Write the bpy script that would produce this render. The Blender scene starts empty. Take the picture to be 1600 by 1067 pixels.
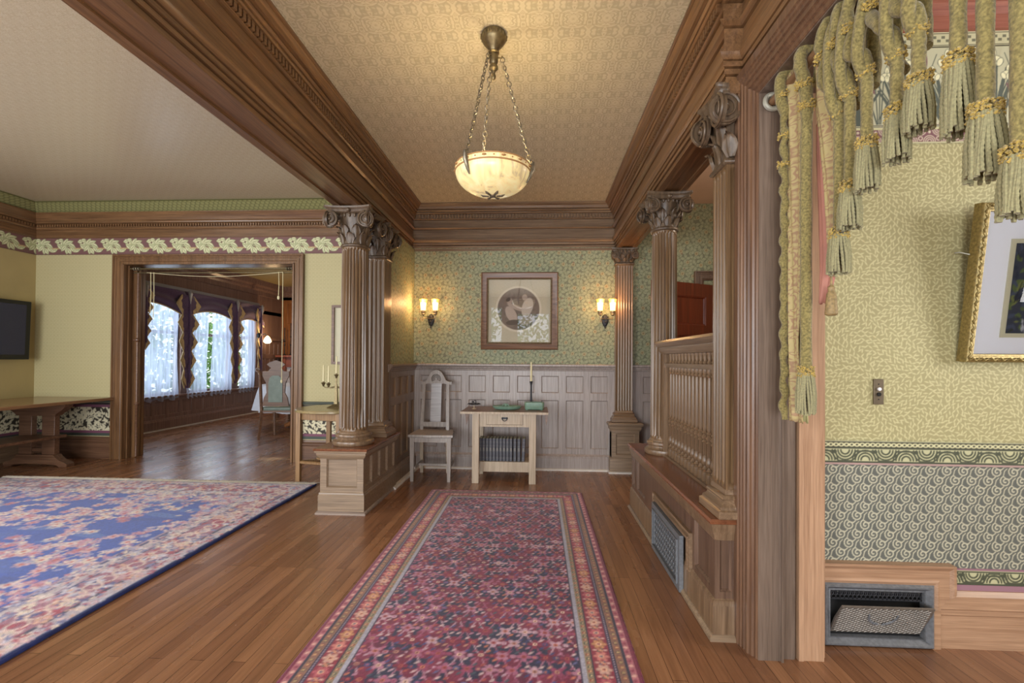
import bpy, bmesh, math, random
import numpy as np
from mathutils import Vector, Matrix
C = bpy.context.scene.collection
SC = bpy.context.scene
PI = math.pi
random.seed(7)
R = random.Random(11)

# ------------------------------------------------------------------ camera
F_PX = 740.0
YAW, PIT, ROL = 0.054, 0.0096, 0.007
def make_camera():
    cy, sy = math.cos(YAW), math.sin(YAW)
    r = Vector((cy, sy, 0)); f = Vector((-sy, cy, 0)); u = Vector((0, 0, 1))
    f2 = f * math.cos(PIT) + u * math.sin(PIT)
    u2 = u * math.cos(PIT) - f * math.sin(PIT)
    r3 = r * math.cos(ROL) + u2 * math.sin(ROL)
    u3 = u2 * math.cos(ROL) - r * math.sin(ROL)
    cd = bpy.data.cameras.new('camera'); co = bpy.data.objects.new('camera', cd); C.objects.link(co)
    m = Matrix(((r3.x, u3.x, -f2.x, 0), (r3.y, u3.y, -f2.y, 0), (r3.z, u3.z, -f2.z, 1.22), (0, 0, 0, 1)))
    co.matrix_world = m
    cd.sensor_width = 36; cd.sensor_fit = 'HORIZONTAL'; cd.lens = 36 * F_PX / 1600
    cd.shift_y = 21.0 / 1600; cd.clip_start = 0.02
    SC.camera = co
make_camera()

# ------------------------------------------------------------------ world, daylight, exposure
SC.view_settings.view_transform = 'Standard'
SC.view_settings.look = 'None'
SC.view_settings.gamma = 1
SC.view_settings.use_curve_mapping = False
SC.view_settings.exposure = 0.36
w = bpy.data.worlds.new('world'); SC.world = w; w.use_nodes = True
w.node_tree.nodes['Background'].inputs[0].default_value = (0.80, 0.90, 1.0, 1)
w.node_tree.nodes['Background'].inputs[1].default_value = 1.7

def area(name, loc, d, sx, sy, power, col):
    l = bpy.data.lights.new(name, 'AREA'); l.shape = 'RECTANGLE'; l.size = sx; l.size_y = sy
    l.energy = power; l.color = col
    o = bpy.data.objects.new(name, l); C.objects.link(o); o.location = loc
    o.rotation_euler = Vector(d).to_track_quat('-Z', 'Y').to_euler()
    return o
# area lights: living front and dining in window openings, the others before solid walls
area('hall_front_fill', (-0.2, -2.40, .85), (0, 1, 0.12), 1.9, 1.1, 125, (0.93, 0.96, 1.0))  # added fill panel, low before the unbroken wall, clear of the picture glass
area('daylight_living_front', (-4.0, -2.42, 1.55), (0, 1, 0.05), 3.2, 1.9, 190, (0.92, 0.96, 1.0))
area('daylight_living_left', (-6.02, 1.2, 1.6), (1, 0, 0), 2.6, 1.7, 95, (0.92, 0.96, 1.0))
area('daylight_parlour', (4.3, 0.5, 1.8), (-1, 0.3, 0), 1.3, 1.3, 66, (1.0, 0.97, 0.93))
area('daylight_dining', (-6.36, 8.3, 1.45), (1, 0, -0.05), 3.6, 1.6, 34, (0.82, 0.9, 1.0))

def point(name, loc, power, col, rad=0.03):
    l = bpy.data.lights.new(name, 'POINT'); l.energy = power; l.color = col; l.shadow_soft_size = rad
    o = bpy.data.objects.new(name, l); C.objects.link(o); o.location = loc; return o

# ------------------------------------------------------------------ materials
def lin(c):
    return tuple(((x / 255) / 12.92 if x / 255 <= 0.04045 else ((x / 255 + 0.055) / 1.055) ** 2.4) for x in c[:3]) + (1,)
def newmat(name):
    m = bpy.data.materials.new(name); m.use_nodes = True
    nt = m.node_tree; b = nt.nodes['Principled BSDF']
    return m, nt, b
def setb(b, rough=0.5, metal=0, spec=0.5, coat=0, sheen=0):
    b.inputs['Roughness'].default_value = rough; b.inputs['Metallic'].default_value = metal
    b.inputs['Specular IOR Level'].default_value = spec
    if coat: b.inputs['Coat Weight'].default_value = coat; b.inputs['Coat Roughness'].default_value = 0.15
    if sheen: b.inputs['Sheen Weight'].default_value = sheen
def coords(nt, scale=(1, 1, 1), rot=(0, 0, 0)):
    t = nt.nodes.new('ShaderNodeTexCoord'); mp = nt.nodes.new('ShaderNodeMapping')
    mp.inputs['Scale'].default_value = scale; mp.inputs['Rotation'].default_value = rot
    nt.links.new(t.outputs['Object'], mp.inputs['Vector']); return mp.outputs[0]
def ramp(nt, fac, stops, interp='LINEAR'):
    r = nt.nodes.new('ShaderNodeValToRGB'); r.color_ramp.interpolation = interp
    while len(r.color_ramp.elements) < len(stops): r.color_ramp.elements.new(0.5)
    for e, (p, c) in zip(r.color_ramp.elements, stops): e.position = p; e.color = c
    nt.links.new(fac, r.inputs[0]); return r.outputs[0]
def noise(nt, vec, scale, detail=3, rough=0.5, dist=0):
    n = nt.nodes.new('ShaderNodeTexNoise'); n.inputs['Scale'].default_value = scale
    n.inputs['Detail'].default_value = detail; n.inputs['Roughness'].default_value = rough
    n.inputs['Distortion'].default_value = dist
    nt.links.new(vec, n.inputs['Vector']); return n.outputs['Fac']
def bump(nt, b, fac, strength=0.2, dist=0.002):
    n = nt.nodes.new('ShaderNodeBump'); n.inputs['Strength'].default_value = strength; n.inputs['Distance'].default_value = dist
    nt.links.new(fac, n.inputs['Height']); nt.links.new(n.outputs[0], b.inputs['Normal'])
def wood(name, c1, c2, axis='z', rough=0.38, c3=None, spec=0.5, grain=1.0, coat=0):
    m, nt, b = newmat(name); setb(b, rough, spec=spec, coat=coat)
    s = {'x': (1.6, 52, 52), 'y': (52, 1.6, 52), 'z': (52, 52, 1.6)}[axis]
    v = coords(nt, s)
    n = noise(nt, v, 1.0 * grain, 5, 0.62, 0.6)
    a, c = lin(c1), lin(c2)
    col = ramp(nt, n, [(0.3, a), (0.52, tuple((x + y) / 2 for x, y in zip(a, c))), (0.72, c)])
    v2 = coords(nt, tuple(q * 4 for q in s))
    n2 = noise(nt, v2, 1.0, 2, 0.5)
    mx = nt.nodes.new('ShaderNodeMix'); mx.data_type = 'RGBA'; mx.blend_type = 'MULTIPLY'; mx.inputs[0].default_value = 0.35
    nt.links.new(col, mx.inputs[6]); nt.links.new(ramp(nt, n2, [(0.35, (0.45, 0.4, 0.38, 1)), (0.6, (1, 1, 1, 1))]), mx.inputs[7])
    nt.links.new(mx.outputs[2], b.inputs['Base Color'])
    bump(nt, b, n2, 0.12, 0.001)
    return m
def plain(name, c, rough=0.5, metal=0, spec=0.5, nz=0.0, nscale=40, sheen=0, coat=0, bmp=0):
    m, nt, b = newmat(name); setb(b, rough, metal, spec, coat, sheen)
    a = lin(c)
    n = noise(nt, coords(nt), nscale, 3)
    lo = tuple(x * (1 - nz) for x in a[:3]) + (1,); hi = tuple(min(1, x * (1 + nz)) for x in a[:3]) + (1,)
    nt.links.new(ramp(nt, n, [(0.3, lo), (0.7, hi)]), b.inputs['Base Color'])
    if bmp: bump(nt, b, n, bmp, 0.003)
    return m
def attr_mat(name, rough=0.8, spec=0.2, sheen=0, bmp=0, bs=300):
    m, nt, b = newmat(name); setb(b, rough, spec=spec, sheen=sheen)
    a = nt.nodes.new('ShaderNodeAttribute'); a.attribute_name = 'pattern'
    nt.links.new(a.outputs['Color'], b.inputs['Base Color'])
    if bmp: bump(nt, b, noise(nt, coords(nt), bs, 2), bmp, 0.003)
    return m
def emis(name, c, s, rough=0.4):
    m, nt, b = newmat(name); setb(b, rough)
    b.inputs['Base Color'].default_value = lin(c)
    b.inputs['Emission Color'].default_value = lin(c); b.inputs['Emission Strength'].default_value = s
    return m
def damask(name, ca, cb, size, plane='xy', rough=0.6, thr=0.5, soft=0.03, spec=0.3, fine=7.0, var=None):
    """mirror-folded noise: a symmetric woven figure repeated every 2*size metres"""
    m, nt, b = newmat(name); setb(b, rough, spec=spec)
    t = nt.nodes.new('ShaderNodeTexCoord'); sp = nt.nodes.new('ShaderNodeSeparateXYZ'); nt.links.new(t.outputs['Object'], sp.inputs[0])
    outs = []
    for ax, sc in ((plane[0], size[0]), (plane[1], size[1])):
        p = nt.nodes.new('ShaderNodeMath'); p.operation = 'PINGPONG'; p.inputs[1].default_value = sc
        nt.links.new(sp.outputs[ax.upper()], p.inputs[0]); outs.append(p.outputs[0])
    cb_ = nt.nodes.new('ShaderNodeCombineXYZ'); nt.links.new(outs[0], cb_.inputs[0]); nt.links.new(outs[1], cb_.inputs[1])
    n = noise(nt, cb_.outputs[0], fine / size[0], 1.2, 0.5, 1.2)
    # bands of the noise give scrolls instead of blobs
    w_ = nt.nodes.new('ShaderNodeMath'); w_.operation = 'PINGPONG'; w_.inputs[1].default_value = 0.07; nt.links.new(n, w_.inputs[0])
    w2 = nt.nodes.new('ShaderNodeMath'); w2.operation = 'MULTIPLY'; w2.inputs[1].default_value = 14.0; nt.links.new(w_.outputs[0], w2.inputs[0])
    col = ramp(nt, w2.outputs[0], [(max(0, thr - soft), lin(ca)), (thr + soft, lin(cb))])
    nt.links.new(col, b.inputs['Base Color'])
    bump(nt, b, w2.outputs[0], 0.15, 0.001)
    return m

M = {}
OAKD, OAKL = (66, 48, 36), (120, 92, 72)
for ax in 'xyz':
    M['oak_' + ax] = wood('oak_grain_' + ax, (100, 78, 58), (146, 120, 94), ax, 0.31)
    M['beam_' + ax] = wood('brown_beam_wood_' + ax, (92, 65, 42), (140, 104, 70), ax, 0.3)
    M['case_' + ax] = wood('casing_wood_' + ax, (84, 60, 46), (126, 94, 70), ax, 0.3)
    M['jamb_' + ax] = wood('greyed_jamb_' + ax, (94, 79, 68), (124, 107, 94), ax, 0.34)
    M['fir_' + ax] = wood('light_fir_wood_' + ax, (160, 124, 96), (188, 152, 122), ax, 0.4)
M['oak_dark'] = wood('dark_oak', (78, 58, 46), (120, 94, 76), 'z', 0.36)
M['dining'] = wood('dining_panelling', (112, 86, 76), (152, 124, 112), 'z', 0.3)
M['shaft'] = wood('column_oak', (90, 68, 46), (132, 104, 74), 'z', 0.28)
M['panel'] = wood('oak_panel_wood', (142, 130, 124), (176, 165, 158), 'z', 0.34)
M['panel_pier'] = wood('pier_panel_wood', (120, 100, 80), (158, 136, 112), 'x', 0.36)
M['panel_pale'] = wood('greyed_oak', (128, 112, 102), (168, 152, 140), 'x', 0.36)
M['carved'] = wood('carved_dark_oak', (70, 55, 42), (114, 94, 72), 'z', 0.4)
M['ledge'] = wood('red_brown_ledge', (98, 58, 38), (140, 88, 60), 'y', 0.22)
M['mahog'] = wood('mahogany', (84, 32, 16), (124, 52, 26), 'z', 0.32)
M['oldpine'] = wood('worn_pale_oak', (168, 148, 124), (204, 186, 162), 'z', 0.5)
M['toptable'] = wood('table_top_brown', (104, 80, 68), (146, 118, 100), 'x', 0.4)
M['chairgrey'] = wood('greyed_chair_oak', (146, 136, 128), (184, 174, 166), 'z', 0.38)
M['splat'] = wood('figured_splat_wood', (160, 156, 156), (192, 188, 188), 'x', 0.3, grain=0.8)
M['walnut'] = wood('walnut', (86, 58, 42), (134, 100, 76), 'x', 0.35)
M['sidetab'] = wood('yellow_oak', (126, 94, 60), (166, 132, 92), 'z', 0.4)
M['toe'] = plain('pale_shoe_moulding_paint', (206, 200, 192), 0.5, nz=.05)
M['brass'] = plain('old_brass', (120, 106, 76), 0.4, 0.7, nz=.25, nscale=60)
M['brassgrey'] = plain('tarnished_brass', (128, 118, 100), 0.4, 0.7, nz=.3, nscale=60)
M['iron'] = plain('grey_cast_iron', (112, 114, 118), 0.5, 0.3, nz=.2, nscale=80)
M['irondark'] = plain('dark_iron', (58, 58, 62), 0.5, 0.4, nz=.2)
M['black'] = plain('flat_black', (10, 10, 11), 0.8)
M['tvblack'] = plain('black_plastic', (14, 15, 18), 0.35)
M['screen'] = plain('glossy_screen', (32, 36, 66), 0.12, spec=.6)
M['gold'] = plain('gilt', (138, 120, 72), 0.4, 0.5, nz=.35, nscale=90, bmp=.4)
M['goldfringe'] = plain('gold_fringe_wool', (170, 144, 64), 0.9, nz=.5, nscale=160, sheen=.4, bmp=1)
M['chenille'] = plain('olive_chenille', (126, 114, 68), 0.95, nz=.45, nscale=150, sheen=.25, bmp=.8)
M['strand'] = plain('sage_twisted_cord', (140, 134, 98), 0.85, nz=.25, nscale=200, sheen=.15)
M['mat_white'] = plain('white_mount_board', (230, 230, 234), 0.6)
M['mat_cream'] = plain('cream_mount_board', (196, 190, 162), 0.6)
M['candle'] = plain('ivory_wax', (222, 212, 168), 0.45)
M['greenpot'] = plain('matt_green_glaze', (110, 138, 120), 0.35, nz=.12, nscale=30)
M['book'] = plain('dark_slate_cloth', (84, 84, 92), 0.6, nz=.2)
M['bookgold'] = plain('faded_spine_stamp', (118, 114, 110), 0.5)
M['lace'] = plain('white_cloth', (226, 228, 236), 0.8)
M['purple'] = plain('purple_velvet', (88, 62, 96), 0.85, nz=.2, sheen=.5)
M['goldlining'] = plain('gold_lining_silk', (206, 182, 134), 0.55, nz=.15)
M['sagefab'] = plain('worn_sage_leather', (112, 126, 116), 0.45, nz=.15, nscale=14)
M['pinklining'] = plain('rose_lining', (178, 122, 106), 0.7, nz=.08, nscale=12)
M['wallplain'] = plain('ochre_wall_paint', (174, 156, 108), 0.6, nz=.05, nscale=3)
M['offwhite'] = plain('offwhite_paint', (200, 190, 170), 0.7)
M['pinkceil'] = plain('pinkish_stair_ceiling', (204, 176, 156), 0.7, nz=.05, nscale=4)
M['roselath'] = wood('rose_cornice_wood', (136, 74, 62), (176, 112, 92), 'x', 0.4)
M['wire'] = plain('steel_wire', (150, 146, 130), 0.4, .5)
M['leafgreen'] = plain('foliage', (120, 160, 70), 0.6, nz=.5, nscale=6)
M['pat'] = attr_mat('printed_wallpaper', 0.55, 0.35)
M['rugpat'] = attr_mat('knotted_wool', 0.95, 0.1, sheen=.25, bmp=.6, bs=260)
M['artpat'] = attr_mat('print_on_paper', 0.5, 0.3)
M['damceil'] = damask('damask_ceiling_paper', (172, 160, 134), (194, 183, 156), (0.085, 0.10), 'xy', 0.55, thr=.5, soft=.26, fine=1.25)
M['livceil'] = damask('living_ceiling_paper', (180, 165, 138), (192, 178, 152), (0.05, 0.05), 'xy', 0.27, thr=.5, soft=.3, fine=1.4, spec=.4)
M['damcloth'] = damask('rose_and_straw_damask', (160, 130, 100), (182, 166, 118), (0.034, 0.08), 'yz', 0.6, thr=.45, soft=.15, fine=0.55)
M['livpaper'] = damask('willow_living_paper', (172, 162, 120), (190, 180, 138), (0.022, 0.022), 'xz', 0.6, thr=.5, soft=.25, fine=1.6)
def glassmat(ior=1.4, name='picture_glass'):
    m, nt, b = newmat(name)
    out = nt.nodes['Material Output']
    tr = nt.nodes.new('ShaderNodeBsdfTransparent'); gl = nt.nodes.new('ShaderNodeBsdfGlossy'); gl.inputs['Roughness'].default_value = 0.01
    fr = nt.nodes.new('ShaderNodeFresnel'); fr.inputs[0].default_value = ior
    mx = nt.nodes.new('ShaderNodeMixShader'); nt.links.new(fr.outputs[0], mx.inputs[0]); nt.links.new(tr.outputs[0], mx.inputs[1]); nt.links.new(gl.outputs[0], mx.inputs[2])
    nt.links.new(mx.outputs[0], out.inputs[0]); return m
M['glass'] = glassmat(); M['glass_old'] = glassmat(2.3, 'shiny_old_picture_glass')
def sheermat():
    m, nt, b = newmat('sheer_white_voile')
    out = nt.nodes['Material Output']
    tr = nt.nodes.new('ShaderNodeBsdfTransparent'); tl = nt.nodes.new('ShaderNodeBsdfTranslucent'); tl.inputs[0].default_value = lin((200, 212, 240))
    df = nt.nodes.new('ShaderNodeBsdfDiffuse'); df.inputs[0].default_value = lin((214, 222, 244))
    a = nt.nodes.new('ShaderNodeMixShader'); a.inputs[0].default_value = .45; nt.links.new(tl.outputs[0], a.inputs[1]); nt.links.new(df.outputs[0], a.inputs[2])
    n = noise(nt, coords(nt, (1, 14, 1)), 1.6, 3)
    f = ramp(nt, n, [(0.35, (0.5, 0.5, 0.5, 1)), (0.65, (0.9, 0.9, 0.9, 1))])
    mx = nt.nodes.new('ShaderNodeMixShader'); nt.links.new(f, mx.inputs[0]); nt.links.new(tr.outputs[0], mx.inputs[1]); nt.links.new(a.outputs[0], mx.inputs[2])
    nt.links.new(mx.outputs[0], out.inputs[0]); return m
M['sheer'] = sheermat()
def floormat():
    m, nt, b = newmat('oak_strip_floor'); setb(b, 0.24, spec=.5)
    v = coords(nt, (1, 1, 1), (0, 0, PI / 2))
    br = nt.nodes.new('ShaderNodeTexBrick'); nt.links.new(v, br.inputs['Vector'])
    br.inputs['Scale'].default_value = 1; br.inputs['Brick Width'].default_value = 1.35; br.inputs['Row Height'].default_value = 0.058
    br.inputs['Mortar Size'].default_value = 0.0012; br.inputs['Mortar Smooth'].default_value = 0.2; br.inputs['Bias'].default_value = -0.1
    br.offset = 0.37; br.offset_frequency = 3
    br.inputs['Color1'].default_value = lin((132, 92, 66)); br.inputs['Color2'].default_value = lin((162, 118, 86)); br.inputs['Mortar'].default_value = lin((78, 50, 34))
    n = noise(nt, coords(nt, (40, 2.2, 1)), 1.0, 5, .6, .8)
    mx = nt.nodes.new('ShaderNodeMix'); mx.data_type = 'RGBA'; mx.blend_type = 'MULTIPLY'; mx.inputs[0].default_value = 0.7
    nt.links.new(br.outputs['Color'], mx.inputs[6]); nt.links.new(ramp(nt, n, [(0.3, (0.62, 0.56, 0.5, 1)), (0.7, (1.1, 1.08, 1.05, 1))]), mx.inputs[7])
    nt.links.new(mx.outputs[2], b.inputs['Base Color'])
    n2 = noise(nt, coords(nt, (3, 1.2, 1)), 1.5, 3)
    rr = ramp(nt, n2, [(0.3, (0.2, 0.2, 0.2, 1)), (0.7, (0.34, 0.34, 0.34, 1))]); nt.links.new(rr, b.inputs['Roughness'])
    bump(nt, b, br.outputs['Fac'], -0.08, 0.001)
    return m
M['floor'] = floormat()
def alabaster():
    m, nt, b = newmat('lit_alabaster'); setb(b, 0.3)
    n = noise(nt, coords(nt, (1.6, 1, .35), (.2, .5, .5)), 10, 5, .6, 1.4)
    col = ramp(nt, n, [(0.34, lin((190, 168, 128))), (0.46, lin((226, 204, 144))), (0.62, lin((232, 216, 164)))])
    nt.links.new(col, b.inputs['Base Color']); nt.links.new(col, b.inputs['Emission Color']); b.inputs['Emission Strength'].default_value = 0.34
    return m
M['alabaster'] = alabaster()
M['amber'] = emis('lit_amber_glass', (250, 168, 80), .8)
M['litglass'] = emis('glowing_shade_glass', (255, 218, 128), 2.6)
M['bulb'] = emis('bulb', (255, 236, 190), 12)
M['bulb2'] = emis('lit_frosted_shade', (255, 226, 178), 6)

# ------------------------------------------------------------------ mesh helpers
class MB:
    def __init__(s): s.v = []; s.f = []; s.m = []; s.mi = 0
    def face(s, pts):
        i = len(s.v); s.v += [tuple(p) for p in pts]; s.f.append(tuple(range(i, i + len(pts)))); s.m.append(s.mi)
    def grid(s, rows, cu=False, cv=False):
        nr, nc = len(rows), len(rows[0]); b = len(s.v)
        for r in rows: s.v += [tuple(p) for p in r]
        for i in range(nr if cv else nr - 1):
            for j in range(nc if cu else nc - 1):
                i2, j2 = (i + 1) % nr, (j + 1) % nc
                s.f.append((b + i * nc + j, b + i * nc + j2, b + i2 * nc + j2, b + i2 * nc + j)); s.m.append(s.mi)
        return b
    def cap(s, idx): s.f.append(tuple(idx)); s.m.append(s.mi)
    def box(s, x0, x1, y0, y1, z0, z1, bev=0):
        if x1 < x0: x0, x1 = x1, x0
        if y1 < y0: y0, y1 = y1, y0
        if z1 < z0: z0, z1 = z1, z0
        b = len(s.v)
        s.v += [(x0, y0, z0), (x1, y0, z0), (x1, y1, z0), (x0, y1, z0), (x0, y0, z1), (x1, y0, z1), (x1, y1, z1), (x0, y1, z1)]
        for f in ((0, 3, 2, 1), (4, 5, 6, 7), (0, 1, 5, 4), (1, 2, 6, 5), (2, 3, 7, 6), (3, 0, 4, 7)):
            s.f.append(tuple(b + k for k in f)); s.m.append(s.mi)
    def frustum(s, c0, w0, d0, c1, w1, d1):
        b = len(s.v)
        for c, w_, d in ((c0, w0, d0), (c1, w1, d1)):
            s.v += [(c[0] - w_ / 2, c[1] - d / 2, c[2]), (c[0] + w_ / 2, c[1] - d / 2, c[2]), (c[0] + w_ / 2, c[1] + d / 2, c[2]), (c[0] - w_ / 2, c[1] + d / 2, c[2])]
        for f in ((0, 3, 2, 1), (4, 5, 6, 7), (0, 1, 5, 4), (1, 2, 6, 5), (2, 3, 7, 6), (3, 0, 4, 7)):
            s.f.append(tuple(b + k for k in f)); s.m.append(s.mi)
    def lathe(s, prof, cx=0, cy=0, n=32, caps=True, sq=None):
        rows = []
        for r, z in prof:
            row = []
            for k in range(n):
                a = 2 * PI * k / n
                row.append((cx + r * math.cos(a), cy + r * math.sin(a), z))
            rows.append(row)
        b = s.grid(rows, cu=True)
        if caps:
            s.cap([b + k for k in range(n)][::-1]); s.cap([b + (len(prof) - 1) * n + k for k in range(n)])
    def sqlathe(s, prof, x0, x1, y0, y1):
        """moulding round a rectangular plan: prof = (projection, z)"""
        rows = [[(x0 - p, y0 - p, z), (x1 + p, y0 - p, z), (x1 + p, y1 + p, z), (x0 - p, y1 + p, z)] for p, z in prof]
        b = s.grid(rows, cu=True)
        s.cap([b + 3, b + 2, b + 1, b]); e = b + 4 * (len(prof) - 1); s.cap([e, e + 1, e + 2, e + 3])
    def tube(s, pts, rad, n=8, caps=True, flat=None):
        pts = [Vector(p) for p in pts]
        if not hasattr(rad, '__len__'): rad = [rad] * len(pts)
        rows = []; up = None
        for i, p in enumerate(pts):
            t = (pts[min(i + 1, len(pts) - 1)] - pts[max(i - 1, 0)])
            if t.length < 1e-9: t = Vector((0, 0, 1))
            t.normalize()
            if up is None:
                up = Vector((0, 0, 1)) if abs(t.z) < 0.9 else Vector((1, 0, 0))
            a = (up - t * up.dot(t))
            if a.length < 1e-6: a = t.orthogonal()
            a.normalize(); up = a; c = t.cross(a)
            rows.append([p + (a * math.cos(2 * PI * k / n) + c * math.sin(2 * PI * k / n)) * rad[i] for k in range(n)])
        b = s.grid(rows, cu=True)
        if caps:
            s.cap([b + k for k in range(n)][::-1]); s.cap([b + (len(pts) - 1) * n + k for k in range(n)])
    def sphere(s, c, r, n=12, sx=1, sy=1, sz=1):
        rows = []
        for i in range(n // 2 + 1):
            t = PI * i / (n // 2); rr = max(math.sin(t), 1e-3)
            rows.append([(c[0] + r * sx * rr * math.cos(2 * PI * k / n), c[1] + r * sy * rr * math.sin(2 * PI * k / n), c[2] - r * sz * math.cos(t)) for k in range(n)])
        s.grid(rows, cu=True)
    def torus(s, c, R_, r, n=24, m=8, ax='z', a0=0, a1=2 * PI, sc=(1, 1)):
        rows = []
        full = abs(a1 - a0 - 2 * PI) < 1e-6
        for i in range(n if full else n + 1):
            a = a0 + (a1 - a0) * i / n; row = []
            for j in range(m):
                q = 2 * PI * j / m; rr = R_ + r * math.cos(q); h = r * math.sin(q)
                u, v_ = rr * math.cos(a) * sc[0], rr * math.sin(a) * sc[1]
                p = {'z': (u, v_, h), 'x': (h, u, v_), 'y': (u, h, v_)}[ax]
                row.append((c[0] + p[0], c[1] + p[1], c[2] + p[2]))
            rows.append(row)
        s.grid(rows, cu=True, cv=full)
    def sweep(s, prof, p0, p1, nrm, m0=0.0, m1=0.0):
        """extrude profile (offset along nrm, z) from p0 to p1; m0/m1 = mitre (shift along run per unit offset)"""
        p0, p1, nn = Vector((p0[0], p0[1], 0)), Vector((p1[0], p1[1], 0)), Vector((nrm[0], nrm[1], 0))
        t = (p1 - p0).normalized()
        a = [p0 + nn * o + t * (o * m0) + Vector((0, 0, z)) for o, z in prof]
        b_ = [p1 + nn * o - t * (o * m1) + Vector((0, 0, z)) for o, z in prof]
        b = s.grid([a, b_])
        n = len(prof); s.cap([b + k for k in range(n)]); s.cap([b + n + k for k in range(n)][::-1])
    def prism(s, pts, axis, a, b_):
        """2-D outline extruded along axis; pts in the other two axes order (xy, xz or yz)"""
        def P3(p, t): return {'z': (p[0], p[1], t), 'y': (p[0], t, p[1]), 'x': (t, p[0], p[1])}[axis]
        n = len(pts); b = s.grid([[P3(p, a) for p in pts], [P3(p, b_) for p in pts]], cu=True)
        s.cap([b + k for k in range(n)][::-1]); s.cap([b + n + k for k in range(n)])
    def xform(s, i0, mat):
        for k in range(i0, len(s.v)): s.v[k] = tuple(mat @ Vector(s.v[k]))
def obj(name, mb, mats, parent=None, smooth=35, kind=None, label=None, bevel=0):
    me = bpy.data.meshes.new(name); me.from_pydata(mb.v, [], mb.f)
    if not isinstance(mats, (list, tuple)): mats = [mats]
    for m in mats: me.materials.append(M[m] if isinstance(m, str) else m)
    me.polygons.foreach_set('material_index', mb.m)
    bm = bmesh.new(); bm.from_mesh(me); bmesh.ops.recalc_face_normals(bm, faces=bm.faces); bm.to_mesh(me); bm.free()
    if smooth:
        me.polygons.foreach_set('use_smooth', [True] * len(me.polygons)); me.set_sharp_from_angle(angle=math.radians(smooth))
    me.update()
    o = bpy.data.objects.new(name, me); C.objects.link(o)
    if parent:
        o.parent = parent
        if parent.name in WORLD: o.matrix_parent_inverse = WORLD[parent.name]
    if bevel:
        b = o.modifiers.new('bevel', 'BEVEL'); b.width = bevel; b.segments = 2; b.limit_method = 'ANGLE'
    if kind: o['kind'] = kind
    if label: o['label'] = label
    return o
WORLD = {}
def wthing(name, label, cat, loc, group=None):
    """a thing whose parts are modelled in room coordinates"""
    o = thing(name, label, cat, loc, 0, group); WORLD[o.name] = Matrix.Translation(-Vector(loc)); return o
def thing(name, label, cat, loc=(0, 0, 0), rz=0, group=None):
    o = bpy.data.objects.new(name, None); C.objects.link(o); o.empty_display_size = .1
    o.location = loc; o.rotation_euler = (0, 0, rz); o['label'] = label; o['category'] = cat
    if group: o['group'] = group
    return o
def tag(o, label, cat, group=None):
    o['label'] = label; o['category'] = cat
    if group: o['group'] = group
    return o
def struct(name, mb, mats, smooth=18, parent=None): 
    return obj(name, mb, mats, parent, smooth, None if parent else 'structure')
def dup(root, loc, rz=0, label=None):
    r = root.copy(); C.objects.link(r); r.location = loc; r.rotation_euler = (0, 0, rz)
    if label: r['label'] = label
    for ch in list(root.children):
        c = ch.copy(); C.objects.link(c); c.parent = r
        for g in ch.children:
            d = g.copy(); C.objects.link(d); d.parent = c
    return r

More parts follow.
